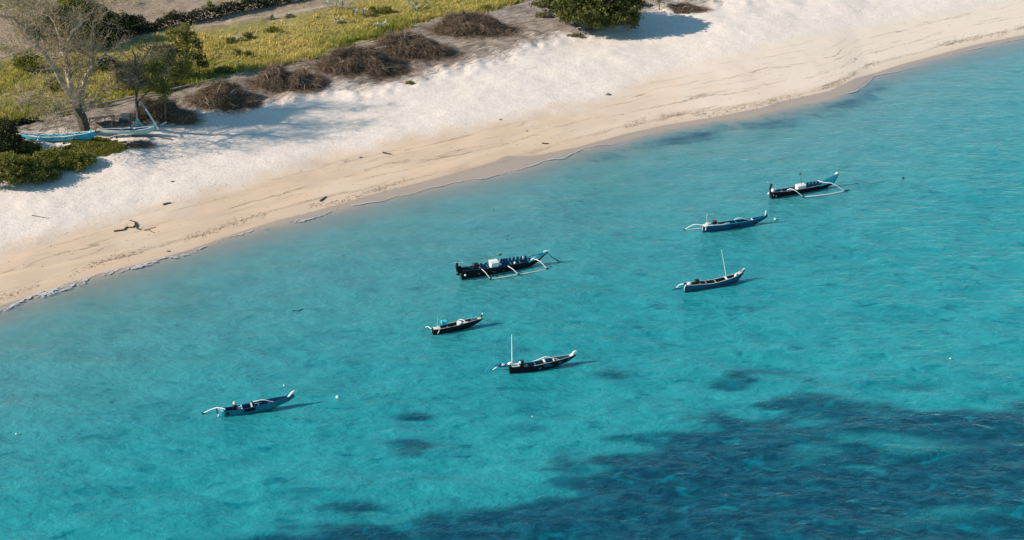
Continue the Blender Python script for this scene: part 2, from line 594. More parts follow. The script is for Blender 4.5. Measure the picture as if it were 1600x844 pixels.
    rf = M.ss(M.math('ADD', M.attr('reef'), M.math('MULTIPLY', M.math('SUBTRACT', M.noise(co, 0.8, 5, 0.6), .5), 1.4)), 0.25, 0.7)
    col = M.mix(rf, col, M.mix(M.ss(n1, 0.4, 0.6), (0.022, 0.035, 0.045), (0.045, 0.06, 0.055)))
    M.set(M.b.inputs['Base Color'], col)
    M.b.inputs['Specular IOR Level'].default_value = 0.15
    M.set(M.b.inputs['Roughness'], M.ss(swA, -0.2, 0.3, 0.35, 0.9))
    hh = M.math('ADD', M.math('MULTIPLY', n2, 1.0), M.math('MULTIPLY', n4, 0.35))
    rough_amt = M.ss(spA, -1.0, 1.0, 0.12, 1.0)
    b = M.n('ShaderNodeBump'); b.inputs['Strength'].default_value = 1.0
    M.set(b.inputs['Height'], M.math('MULTIPLY', hh, rough_amt)); b.inputs['Distance'].default_value = 0.048
    b2 = M.bump(M.math('MULTIPLY', n5, M.ss(ssA, -1, 2)), 1.0, 0.45, b.outputs[0])
    b3 = M.bump(M.math('MULTIPLY', lsum, -1.0), 0.5, 0.05, b2)
    M.set(M.b.inputs['Normal'], b3)
    return M.m


tag(link('ground', ground_me, None, ground_material()), kind='structure')

# ------------------------------------------------------------------ the sea
wx = grid_axis(-72, 72, 0.5, 4000)
wy = grid_axis(56, 180, 0.34, 4000)
X2, Y2, FQ2 = grid_mesh(wx, wy)
Z2g, D2 = height0(X2, Y2)
keep = (D2[FQ2] < 2.5).any(1)
FQ2 = FQ2[keep]
used = np.unique(FQ2)
remap = np.full(len(X2), -1); remap[used] = np.arange(len(used)); FQ2 = remap[FQ2]
X2, Y2, Z2g, D2 = X2[used], Y2[used], Z2g[used], D2[used]
near = np.exp(-np.maximum(np.abs(X2) - 90, 0) / 60) * np.exp(-np.maximum(np.abs(Y2 - 120) - 90, 0) / 60)
amp = smooth(0.3, 10, -D2) * near
wz = ((fbm(X2 * 0.22 + Y2 * 0.05, Y2 * 0.55, 71, 4) - 0.5) * 0.20 + (fbm(X2 * 0.6, Y2 * 1.1, 77, 2) - 0.5) * 0.05) * amp
wz = wz * np.interp(Y2, [70, 110, 160], [2.6, 1.3, 0.7])
water_me = mesh_np('sea_water', np.stack([X2, Y2, wz], 1), FQ2,
                   dict(depth=np.maximum(-Z2g, 0.0), d=np.clip(D2, -500, 50), reef=reef(X2, Y2)))


def water_material():
    M = NT('sea_water')
    t = M.t
    co = M.coord('Object')
    st2 = M.coord('Object', (0.55, 1.0, 1.0), (0, 0, math.radians(-6)))
    depth = M.attr('depth'); d = M.attr('d'); rf = M.attr('reef')
    big = M.noise(co, 0.10, 4, 0.55)
    mot = M.noise(st2, 0.55, 4, 0.6, 0.4)
    wav = M.noise(st2, 1.5, 5, 0.62, 0.5)
    fine = M.noise(st2, 5.0, 3, 0.6)
    rf = M.ss(M.math('ADD', rf, M.math('ADD', M.math('MULTIPLY', M.math('SUBTRACT', mot, .5), 1.1), M.math('MULTIPLY', M.math('SUBTRACT', wav, .5), 0.7))), 0.02, 1.0)
    dn = M.math('MULTIPLY', depth, M.math('ADD', 0.55, M.math('MULTIPLY', mot, 0.9)))
    # the reef region lies deeper
    dn = M.math('ADD', dn, M.math('MULTIPLY', rf, 1.2))
    kr, kg, kb = 0.75, 0.135, 0.105
    comb = M.n('ShaderNodeCombineColor')
    for i, k in enumerate((kr, kg, kb)):
        M.set(comb.inputs[i], M.math('POWER', math.exp(-k * 1.3), dn))
    tr = M.n('ShaderNodeBsdfTransparent'); M.set(tr.inputs[0], comb.outputs[0])
    # light scattered back by the water itself
    sc1 = M.mix(M.ss(big, 0.35, 0.65), (0.010, 0.215, 0.243), (0.014, 0.238, 0.258))
    sc1 = M.mix(M.ss(d, -30, -2), sc1, (0.085, 0.31, 0.335))
    sc1 = M.mix(M.ss(d, -4.8, -0.3), sc1, (0.24, 0.255, 0.26))
    sc1 = M.mix(M.math('MULTIPLY', rf, 0.92), sc1, M.mix(M.ss(wav, 0.35, 0.65), (0.0004, 0.013, 0.042), (0.001, 0.040, 0.084)))
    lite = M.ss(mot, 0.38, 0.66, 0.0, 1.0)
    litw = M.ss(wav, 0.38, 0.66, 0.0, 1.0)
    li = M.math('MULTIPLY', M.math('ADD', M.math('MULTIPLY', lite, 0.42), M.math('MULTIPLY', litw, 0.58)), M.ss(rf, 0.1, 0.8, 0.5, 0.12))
    sc1 = M.mix(li, sc1, M.mix(M.ss(d, -26, -2), (0.045, 0.37, 0.39), (0.14, 0.36, 0.38)))  # bright ripple and caustic streaks painted into the water colour
    # dark wave-face dashes painted into the scatter colour
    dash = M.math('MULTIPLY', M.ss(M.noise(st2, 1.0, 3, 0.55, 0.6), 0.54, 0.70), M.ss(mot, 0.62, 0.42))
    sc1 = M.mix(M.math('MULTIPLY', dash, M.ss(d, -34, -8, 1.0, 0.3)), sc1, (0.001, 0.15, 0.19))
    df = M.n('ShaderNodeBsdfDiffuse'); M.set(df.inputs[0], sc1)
    h = M.math('ADD', M.math('MULTIPLY', wav, 0.75), M.math('ADD', M.math('MULTIPLY', mot, 0.9), M.math('MULTIPLY', fine, 0.14)))
    calm = M.ss(d, -9, -0.5, 1.0, 0.15)
    bn = M.n('ShaderNodeBump'); bn.inputs['Strength'].default_value = 1.0; bn.inputs['Distance'].default_value = 0.22
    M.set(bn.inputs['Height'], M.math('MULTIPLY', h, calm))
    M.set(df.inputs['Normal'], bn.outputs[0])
    opac = M.math('SUBTRACT', 1.0, M.math('POWER', math.exp(-1.05), dn))
    opac = M.math('MULTIPLY', opac, 0.90)
    opac = M.math('MAXIMUM', opac, M.ss(d, 0.0, -1.0, 0.0, 0.25))
    m1 = M.n('ShaderNodeMixShader'); M.set(m1.inputs[0], opac)
    t.links.new(tr.outputs[0], m1.inputs[1]); t.links.new(df.outputs[0], m1.inputs[2])
    gl = M.n('ShaderNodeBsdfGlossy'); gl.inputs['Roughness'].default_value = 0.13; M.set(gl.inputs['Normal'], bn.outputs[0])
    gl.inputs[0].default_value = (1, 1, 1, 1)
    lw = M.n('ShaderNodeLayerWeight'); lw.inputs['Blend'].default_value = 0.5; M.set(lw.inputs['Normal'], bn.outputs[0])
    # Schlick, the same seen from either side, so that sunlight reaches the seabed
    fres = M.math('ADD', 0.02, M.math('MULTIPLY', 0.98, M.math('POWER', lw.outputs['Facing'], 5.0)))
    m2 = M.n('ShaderNodeMixShader'); M.set(m2.inputs[0], fres)
    t.links.new(m1.outputs[0], m2.inputs[1]); t.links.new(gl.outputs[0], m2.inputs[2])
    t.links.new(m2.outputs[0], M.out.inputs[0])
    return M.m


tag(link('sea_water', water_me, None, water_material()), kind='structure')
# ------------------------------------------------------------------ foam where the swash ends
def foam_line():
    vs, fs = [], []
    xs = np.arange(-62, 78, 0.14)
    base = ev(SHORE, xs)
    s = 0.0
    for i in range(len(xs) - 1):
        x0, x1 = xs[i], xs[i + 1]
        y0, y1 = base[i], base[i + 1]
        sl = math.hypot(x1 - x0, y1 - y0)
        s += sl
        wide = float(np.interp(x0, [-60, -38, -30, -24, -16, -12, 0, 6, 10, 18, 24, 30, 40, 50, 78], [1.7, 1.7, 1.2, 0.8, .45, .2, .2, .2, .16, .34, .16, .3, .2, .14, .14]))
        wide *= 0.35 + 1.3 * float(vnoise(np.array([s * 0.22]), np.array([2.2]), 5)[0])
        gap = float(fbm(np.array([s * 0.10]), np.array([7.7]), 9, 2)[0])
        if x0 > -14 and gap < 0.45:
            continue
        wob = (float(fbm(np.array([s * 0.35]), np.array([1.1]), 19, 3)[0]) - 0.5) * 1.1 - 0.12
        wide *= 0.5
        n = max(2, int(wide / 0.05))
        for j in range(n):
            a = wob - wide * 0.8 + wide * 1.2 * j / n
            b = wob - wide * 0.8 + wide * 1.2 * (j + 1) / n
            cut = 0.5 * float(fbm(np.array([s * 0.8]), np.array([a * 2.0]), 23, 2)[0]) + 0.5 * float(fbm(np.array([s * 4.1]), np.array([a * 9]), 29, 2)[0])
            edge = abs((j + .5) / n - 0.75)
            if cut < (0.50 + 0.18 * edge if x0 < -14 else 0.33 + 0.1 * edge):
                continue
            q = len(vs)
            z = 0.022 + 0.03 * (1 - edge)
            for (xx, yy, off) in ((x0, y0, a), (x1, y1, a), (x1, y1, b), (x0, y0, b)):
                yv = yy + off / COSB
                vs.append((xx, yv, max(z, float(gsurf(xx, yv)[0]) + 0.015)))
            fs.append((q, q + 1, q + 2, q + 3))
    return mesh_np('wave_foam', vs, fs)


m_foam = mat('foam', (0.46, 0.46, 0.455), 0.6, 0.2, 6.0)
tag(link('wave_foam', foam_line(), None, m_foam), kind='stuff')


# ------------------------------------------------------------------ scatter helpers
def leaf_mesh(name, P, size, up=0.0, vari=None, asp=0.55):
    """P (n,3) leaf positions, diamond leaves in random directions"""
    n = len(P)
    a = RNG.normal(size=(n, 3)); a[:, 2] = a[:, 2] * 0.7 + up
    a /= np.linalg.norm(a, axis=1)[:, None]
    b = RNG.normal(size=(n, 3)); b -= (b * a).sum(1)[:, None] * a
    b /= np.linalg.norm(b, axis=1)[:, None]
    L = (size * RNG.uniform(0.6, 1.35, n))[:, None]
    V = np.stack([P - a * L * .5, P + b * L * asp * .5 - a * L * .05, P + a * L * .5, P - b * L * asp * .5 + a * L * .05], 1).reshape(-1, 3)
    Fq = np.arange(n * 4).reshape(n, 4)
    if vari is None:
        vari = RNG.uniform(0, 1, n)
    return mesh_np(name, V, Fq, dict(vari=np.repeat(np.clip(vari, 0, 1), 4)), smoothf=False)


def clump_points(c, r, nclump, per, cr, shell=0.55, bottom=-0.55):
    """leaf positions in lumpy clumps through an ellipsoid"""
    c = np.array(c, float); r = np.array(r, float)
    u = RNG.normal(size=(nclump, 3)); u /= np.linalg.norm(u, axis=1)[:, None]
    u[:, 2] = np.where(u[:, 2] < bottom, -u[:, 2], u[:, 2])
    rad = shell + (1 - shell) * RNG.uniform(0, 1, nclump) ** 0.5
    rad *= 0.55 + 0.85 * fbm(u[:, 0] * 2.3 + c[0], u[:, 1] * 2.3 + u[:, 2] * 1.7, 3, 2)
    C = c + u * r * rad[:, None]
    cv = RNG.uniform(0, 1, nclump)
    rr = cr * RNG.uniform(0.55, 1.3, nclump)
    q = RNG.normal(size=(nclump, per, 3)); q /= np.linalg.norm(q, axis=2)[:, :, None]
    q *= RNG.uniform(0.25, 1, (nclump, per, 1)) ** 0.5
    q[:, :, 2] *= 0.7
    P = (C[:, None, :] + q * rr[:, None, None]).reshape(-1, 3)
    vari = (np.repeat(cv, per) * 0.55 + RNG.uniform(0, 1, nclump * per) * 0.45)
    return P, vari


def ribbons(name, P0, dirs, length, width, segs=3, sag=0.3, vari=None):
    """thin 3-sided curved sticks, vectorised. P0 (n,3), dirs (n,3)"""
    n = len(P0)
    d = dirs / np.linalg.norm(dirs, axis=1)[:, None]
    side = np.cross(d, np.array([0, 0, 1.0]) + RNG.normal(size=(n, 3)) * .2); side /= np.linalg.norm(side, axis=1)[:, None] + 1e-9
    up = np.cross(side, d)
    L = (length * RNG.uniform(0.5, 1.4, n))
    bend = RNG.normal(size=n) * 0.25
    rows = []
    for k in range(segs + 1):
        t = k / segs
        ctr = P0 + d * (L * t)[:, None] + side * (bend * L * t * t)[:, None] + np.array([0, 0, -1.0]) * (sag * L * t * t)[:, None]
        w = width * (1 - 0.6 * t)
        for a in (0, 2.094, 4.189):
            rows.append(ctr + side * math.cos(a) * w + up * math.sin(a) * w)
    V = np.stack(rows, 1)
    fl = []
    for k in range(segs):
        for a in range(3):
            b = (a + 1) % 3
            fl.append((k * 3 + a, k * 3 + b, k * 3 + 3 + b, k * 3 + 3 + a))
    Fq = (np.arange(n)[:, None, None] * (3 * (segs + 1)) + np.array(fl)[None]).reshape(-1, 4)
    if vari is None:
        vari = RNG.uniform(0, 1, n)
    return mesh_np(name, V.reshape(-1, 3), Fq, dict(vari=np.repeat(vari, 3 * (segs + 1))), smoothf=False)


m_grass = leaf_mat('meadow_grass_blades', (0.20, 0.225, 0.022), (0.62, 0.485, 0.15), 0.3)
m_leaf_dark = leaf_mat('dark_evergreen_leaf', (0.055, 0.070, 0.018), (0.16, 0.155, 0.040), 0.25)
m_leaf_olive = leaf_mat('olive_leaf', (0.10, 0.115, 0.02), (0.26, 0.23, 0.045), 0.3)
m_leaf_yel = leaf_mat('yellow_green_leaf', (0.14, 0.155, 0.022), (0.24, 0.22, 0.04), 0.35)
m_leaf_grey = leaf_mat('grey_green_leaf', (0.15, 0.13, 0.07), (0.24, 0.21, 0.13), 0.3)
m_leaf_black = leaf_mat('deep_green_leaf', (0.018, 0.026, 0.012), (0.042, 0.050, 0.018), 0.15)
m_twig = leaf_mat('dry_twig', (0.07, 0.047, 0.032), (0.29, 0.20, 0.13), 0.0)
m_twig_pale = leaf_mat('pale_twig', (0.38, 0.285, 0.20), (0.13, 0.095, 0.065), 0.0)
m_bark_pale = mat('pale_bark', (0.50, 0.40, 0.30), 0.85, 0.55, 2.5, 0.2, 0.6)
m_bark_dark = mat('dark_bark', (0.13, 0.10, 0.08), 0.9, 0.5, 3.0, 0.2, 0.6)
m_wood_grey = mat('weathered_wood', (0.36, 0.31, 0.26), 0.85, 0.4, 4.0, 0.2, 0.3)
m_drift = mat('driftwood', (0.11, 0.085, 0.055), 0.9, 0.4, 6.0, 0.2)
m_core = mat('packed_brush', (0.045, 0.032, 0.024), 0.95, 0.4, 4.0, 0.1)

# ------------------------------------------------------------------ meadow grass (nobody could count it)
def grass():
    n = 190000
    x = RNG.uniform(-75, 20, n); y = RNG.uniform(112, 190, n)
    a = (y - ev(GRASS, x)) * COSB; b = (y - ev(TRACK, x)) * COSB
    nz = fbm(x * 0.12, y * 0.12, 81, 4); nf = fbm(x * 0.5, y * 0.5, 83, 3)
    dens = smooth(-0.4, 0.8, a + (nf - .5) * 2.5) * (1 - smooth(-6, 1.0, b + (nz - 0.5) * 10)) * smooth(0.30, 0.50, nf * 0.5 + nz * 0.5 + 0.08)
    dens = np.maximum(dens, 0.02 * (a > 0))
    k = RNG.uniform(0, 1, n) < dens
    x, y, a, nz, nf = x[k], y[k], a[k], nz[k], nf[k]
    m = len(x)
    z = gsurf(x, y)
    hgt = (0.13 + 0.30 * smooth(0.38, 0.70, nf) + 0.25 * np.exp(-np.abs(a - 1) / 1.5)) * RNG.uniform(0.6, 1.3, m)
    nb = 4
    an = RNG.uniform(0, 6.28, (m, nb)); ln = RNG.uniform(0.15, 0.6, (m, nb))
    rt = RNG.uniform(0, .16, (m, nb)); ra = RNG.uniform(0, 6.28, (m, nb))
    bx = x[:, None] + rt * np.cos(ra); by = y[:, None] + rt * np.sin(ra)
    w = 0.045
    B = np.stack([bx - w * np.sin(an), by + w * np.cos(an), np.broadcast_to(z[:, None], bx.shape) - 0.03], -1)
    Cc = np.stack([bx + w * np.sin(an), by - w * np.cos(an), np.broadcast_to(z[:, None], bx.shape) - 0.03], -1)
    H = hgt[:, None] * RNG.uniform(0.7, 1.2, (m, nb))
    T = np.stack([bx + H * ln * np.cos(an), by + H * ln * np.sin(an), z[:, None] + H], -1)
    V = np.stack([B, Cc, T], 2).reshape(-1, 3)
    va = np.clip((nz - 0.5) * 2.0 + 0.16 + 0.6 * smooth(-16, -1, b[k]) + 0.25 * smooth(-40, 0, x) + RNG.normal(size=m) * 0.2, 0, 1)
    va = np.repeat(va, nb * 3)
    return mesh_np('meadow_grass', V, np.arange(m * nb * 3).reshape(-1, 3), dict(vari=va), smoothf=False)


tag(link('meadow_grass', grass(), None, m_grass), kind='stuff')


# twig litter and dry stalks over the grey band behind the beach
def litter():
    n = 26000
    x = RNG.uniform(-70, 45, n); y = RNG.uniform(108, 184, n)
    a = (y - ev(SCRUB, x)) * COSB; g = (y - ev(GRASS, x)) * COSB
    nf = fbm(x * 0.35, y * 0.35, 85, 4)
    dens = smooth(-1.2, 1.5, a + (nf - .5) * 7) * (1 - smooth(-1, 0.5, g)) * smooth(0.36, 0.58, nf)
    dens = np.maximum(dens, 0.05 * (g > 0))
    k = RNG.uniform(0, 1, n) < dens
    x, y = x[k], y[k]
    P = np.stack([x, y, gsurf(x, y) + 0.03], 1)
    an = RNG.normal(size=len(x)) * 0.7 + math.radians(25)
    dr = np.stack([np.cos(an), np.sin(an), np.abs(RNG.normal(size=len(x))) * 0.25], 1)
    return ribbons('twig_litter', P, dr, 0.5, 0.014, 2, 0.1)


tag(link('twig_litter', litter(), None, m_twig), kind='stuff')


# dry bits of seaweed thrown up along the tide line
def wrack():
    xs, ys = [], []
    x = RNG.uniform(-60, 78, 3600)
    base = ev(SHORE, x)
    s = x / math.cos(math.radians(33))
    off = 2.2 + (fbm(s * 0.12, s * 0 + 3, 91, 4) - .5) * 2.6 + RNG.normal(size=len(x)) * 0.28
    k = (fbm(s * 0.35, s * 0 + 8, 95, 3) > 0.44) & (fbm(s * 0.05, s * 0 + 1, 96, 2) > 0.38)
    x, off = x[k], off[k]
    y = ev(SHORE, x) + off / COSB
    x2 = RNG.uniform(-60, 78, 450)
    y2 = ev(SHORE, x2) + RNG.uniform(1.2, 10, len(x2)) / COSB
    x = np.concatenate([x, x2]); y = np.concatenate([y, y2])
    P = np.stack([x, y, gsurf(x, y) + 0.02], 1)
    an = RNG.normal(size=len(x)) * 0.5 + math.radians(33)
    dr = np.stack([np.cos(an), np.sin(an), np.zeros(len(x))], 1)
    return ribbons('seaweed_wrack', P, dr, 0.12, 0.016, 2, 0.0)


tag(link('seaweed_wrack', wrack(), None, m_twig), kind='stuff')


# ------------------------------------------------------------------ trees
def grow(mb, p, d, L, r, depth, tips, spread=0.6, lift=0.12):
    pts, rad = [p.copy()], [r]
    n = 4 if depth > 1 else 3
    q = p.copy(); dd = d.normalized()
    for i in range(n):
        dd = (dd + Vector((random.gauss(0, .22), random.gauss(0, .22), random.gauss(lift, .2)))).normalized()
        q = q + dd * (L / n)
        pts.append(q.copy()); rad.append(max(r * (1 - 0.75 * (i + 1) / n), 0.012))
    mb.tube(pts, rad, 4 if r > 0.03 else 3, caps=False)
    tips.append(q.copy())
    if depth > 0:
        for i in range(1, n + 1):
            for _ in range(2 if depth > 1 else 2):
                if random.random() < 0.85:
                    v = Vector((random.gauss(0, 1), random.gauss(0, 1), random.gauss(0.1, .6))).normalized()
                    nd = (dd * (1 - spread) + v * spread).normalized()
                    grow(mb, pts[i], nd, L * random.uniform(.45, .75), rad[i] * 0.7, depth - 1, tips, spread, lift)


def tree_from_limbs(name, label, cat, base_px, limbs, twig_depth, twigL, bark, leafmat=None, leaf_per=3, leaf_size=0.16, leaf_r=0.35, every=1, group=None, twig_mat=None, start=2, spread=0.6, thick=1.0, base_bark=None):
    base = G(*base_px)
    root = empty(name, base)
    tag(root, label, cat, group)
    tk, lm, br = MB(), MB(), MB()
    tips = []
    for li, limb in enumerate(limbs):
        tr = tk if li == 0 else lm
        pts, rad = [], []
        for (px, py, dy, w) in limb:
            P = atY(px, py, base.y + dy) - base
            if (px, py) == tuple(base_px):
                P = Vector((0, 0, -0.3))
            pts.append(P); rad.append(w)
        # smooth subdivision
        pp, rr = [], []
        for i in range(len(pts) - 1):
            for t in (0, 0.5):
                q = pts[i].lerp(pts[i + 1], t)
                if t: q += Vector((random.gauss(0, .05), random.gauss(0, .05), random.gauss(0, .05)))
                pp.append(q); rr.append(rad[i] * (1 - t) + rad[i + 1] * t)
        pp.append(pts[-1]); rr.append(rad[-1])
        tr.tube(pp, [q_ * thick for q_ in rr], 7 if rad[0] > 0.12 else 5)
        for i in range(start, len(pp), every):
            d = (pp[i] - pp[i - 1]).normalized()
            for _ in range(2):
                v = Vector((random.gauss(0, 1), random.gauss(0, 1), random.gauss(0.2, .6))).normalized()
                grow(br, pp[i], d * 0.45 + v * 0.7, twigL * random.uniform(.6, 1.2), max(rr[i] * 0.45, 0.02), twig_depth, tips, spread)
    tk.build('trunk', base_bark or bark, root)
    tag(lm.build('limbs', bark, root), kind='stuff')
    o = br.build('branches', twig_mat or bark, root)
    if leafmat and leaf_per:
        T = np.array([tuple(t) for t in tips])
        P = np.repeat(T, leaf_per, 0) + RNG.normal(size=(len(T) * leaf_per, 3)) * leaf_r
        link('crown', leaf_mesh('crown', P, leaf_size), root, leafmat)
    return root


# the large pale tree at the left: limbs traced in the photograph, spread out in depth
tree_from_limbs('bare_tree', 'large pale half-bare tree with spreading limbs rising behind the bright turquoise beached boat', 'tree', (134, 208), [
    [(134, 208, 0, .42), (128, 185, 0, .38), (120, 165, 0, .34)],
    [(120, 165, 0, .28), (110, 140, .3, .22), (106, 118, .5, .19), (105, 95, .8, .17), (102, 80, 1.2, .13)],
    [(118, 160, 0, .22), (100, 135, -.6, .17), (88, 112, -1.2, .15), (70, 85, -1.8, .13), (58, 72, -2.2, .12), (40, 45, -2.6, .10), (20, 28, -3, .08), (0, 24, -3.4, .05)],
    [(62, 74, -2, .10), (45, 76, -3, .07), (25, 84, -4, .06), (0, 92, -5, .04)],
    [(124, 170, 0, .24), (128, 140, 1, .2), (133, 122, 1.5, .18), (146, 102, 2.2, .14), (140, 85, 2.6, .12), (126, 82, 2.4, .07)],
    [(146, 102, 2.2, .12), (165, 85, 3, .08), (190, 98, 3.6, .05)],
    [(105, 95, .8, .15), (95, 75, 1.5, .11), (93, 58, 2, .09), (85, 35, 2.5, .07), (70, 15, 3, .05), (60, -10, 3, .04)],
    [(102, 80, 1.2, .11), (112, 50, 0.5, .08), (128, 37, 0, .06)],
    [(140, 85, 2.6, .10), (142, 60, 3.2, .08), (146, 35, 3.6, .07), (165, 20, 4, .05), (190, 5, 4, .03)],
    [(40, 45, -2.6, .08), (45, 25, -2, .06), (60, 5, -1.5, .05), (75, -20, -1, .03)],
    [(95, 75, 1.5, .10), (75, 50, .5, .07), (60, 40, 0, .05), (50, 20, 0, .04)],
    [(122, 168, -.3, .15), (108, 160, -2, .10), (92, 168, -3, .08), (75, 178, -4, .06), (55, 160, -5, .05), (20, 160, -6, .03)],
    [(75, 178, -4, .06), (85, 165, -4, .06), (110, 158, -3, .05)],
    [(126, 168, 0, .14), (150, 158, 1, .08), (170, 150, 2, .05)],
], 2, 2.1, m_bark_pale, m_leaf_olive, 2, .14, .5, 1, None, m_twig_pale, 3, .6, 1.3, m_bark_dark)

tree_from_limbs('twiggy_tree', 'grey twiggy tree with a dense fine-branched crown rising behind the pale green beached boat', 'tree', (215, 191), [
    [(215, 191, 0, .2), (216, 178, 0, .17), (213, 160, 0, .15), (213, 140, 0, .14), (210, 118, 0, .12)],
    [(210, 118, 0, .1), (195, 105, -.5, .07), (180, 98, -1, .05)],
    [(211, 122, 0, .09), (222, 108, .6, .07), (240, 95, 1, .05)],
    [(210, 118, 0, .1), (212, 95, .8, .07), (206, 78, 1.2, .05)],
    [(213, 165, 0, .09), (222, 152, 0, .06), (236, 140, .3, .05), (255, 120, .8, .04)],
    [(210, 120, 0, .08), (200, 92, 2.0, .06), (188, 80, 2.4, .04)],
    [(210, 120, 0, .08), (225, 90, -1.6, .06), (236, 74, -2, .04)],
], 3, 1.5, m_bark_dark, m_leaf_grey, 4, .13, .25, 1, None, m_twig_pale, 6, 0.7)

tree_from_limbs('slender_tree', 'slender dark tree on a straight thin trunk right of the leaning white pole', 'tree', (258, 186), [
    [(258, 186, 0, .10), (258, 165, 0, .09), (258, 148, 0, .08)],
    [(258, 148, 0, .07), (250, 135, 0, .05), (245, 120, 0, .04)],
    [(258, 148, 0, .07), (268, 134, .4, .05), (278, 122, .8, .04)],
    [(258, 148, 0, .06), (262, 128, -.5, .04)],
], 3, 1.1, m_bark_dark, m_leaf_olive, 4, .15, .28, 1, None, m_twig, 4, 0.7)


def crown_tree(name, label, base_px, clusters, leafmat, leaf=0.2, density=1.0, trunk_w=0.12, bark=None, group=None, cr=0.5, cat='tree', per=26):
    """clusters: (px, py, dy, rx, ry, rz) metres; a tapered trunk with a limb into every cluster"""
    base = G(*base_px)
    root = empty(name, base)
    tag(root, label, cat, group)
    tr = MB()
    cs = [(atY(px, py, base.y + dy) - base, (rx * random.uniform(.9, 1.2), ry, rz * random.uniform(.9, 1.25))) for px, py, dy, rx, ry, rz in clusters]
    mid = sum((c[0] for c in cs), Vector()) / len(cs)
    fork = Vector((mid.x * .35, mid.y * .35, max(mid.z * 0.45, 0.3)))
    tr.tube([(0, 0, -.2), fork * 0.5 + Vector((random.gauss(0, .05), 0, 0)), fork], [trunk_w, trunk_w * .85, trunk_w * .7], 7)
    Ps, Vs = [], []
    for c, r in cs:
        q = fork.lerp(c, .5) + Vector((random.gauss(0, .1), random.gauss(0, .1), random.gauss(0, .1)))
        tr.tube([fork, q, c, c + Vector((0, 0, r[2] * .5))], [trunk_w * .6, trunk_w * .45, trunk_w * .3, trunk_w * .1], 5)
        for _ in range(5):
            e = c + Vector((random.gauss(0, r[0] * .5), random.gauss(0, r[1] * .5), random.gauss(0, r[2] * .5)))
            tr.tube([q, q.lerp(e, .6), e], [trunk_w * .3, trunk_w * .2, .01], 4, caps=False)
        vol = r[0] * r[1] * r[2]
        n = int(max(10, 34 * density * vol ** 0.72))
        P, v = clump_points(c, r, n, per, cr)
        Ps.append(P); Vs.append(v)
    P = np.concatenate(Ps); v = np.concatenate(Vs)
    P[:, 2] = np.maximum(P[:, 2], 0.03)
    tr.build('trunk', bark or m_bark_dark, root)
    link('crown', leaf_mesh('crown', P, leaf, vari=v), root, leafmat)
    return root


crown_tree('evergreen_tree', 'large dark dense evergreen tree on the white sand casting a long blue shadow', (918, 46), [
    (905, 6, 1.0, 3.0, 3.2, 2.1), (948, 6, 0.5, 2.8, 3.0, 2.4), (882, 0, .3, 2.0, 2.2, 1.4), (972, 16, -.2, 1.6, 2.0, 1.9), (918, 24, -1.6, 2.3, 1.6, 1.2),
    (952, 30, -1.4, 2.2, 1.5, 1.1), (890, 20, -1.0, 1.3, 1.3, .8), (925, -26, .6, 3.4, 3.0, 1.7), (980, 33, -.8, 1.0, 1.1, .9), (862, -2, .5, 1.0, 1.0, .6), (845, 8, .5, .7, .7, .4),
    (872, 16, -.3, .7, .7, .5), (976, -8, .6, 1.5, 1.6, 1.3), (936, 38, -1.7, 1.0, .9, .5), (990, 8, .2, .8, .9, .8)], m_leaf_dark, 0.25, 1.0, .35, m_bark_dark, cr=.6, per=40)
crown_tree('sapling', 'small thin sapling at the top edge of the beach, right of the dark evergreen tree', (1030, 15), [(1030, -6, 0, .6, .6, .6), (1020, -10, 0, .6, .5, .5), (1038, -8, .3, .5, .5, .5)],
           m_leaf_dark, .16, 1.0, .07)

crown_tree('young_tree', 'bright green young tree with three tiers of foliage standing in the meadow', (294, 118), [
    (283, 54, 0, 1.1, .9, .55), (268, 52, .2, .6, .6, .45), (298, 74, 0, 1.2, 1.1, .95), (296, 60, .4, .8, .8, .6), (276, 78, .3, .8, .7, .5), (289, 43, 0, .45, .4, .35)], m_leaf_olive, .19, 1.3, .11, cr=.42)
crown_tree('low_tree', 'low dark green bush tree beside the trunk of the bright green young tree', (312, 116), [(309, 97, 0, .9, .9, .75), (318, 104, -.3, .6, .6, .45), (304, 90, .2, .5, .5, .4)], m_leaf_dark, .17, 1.2, .07, cr=.35)

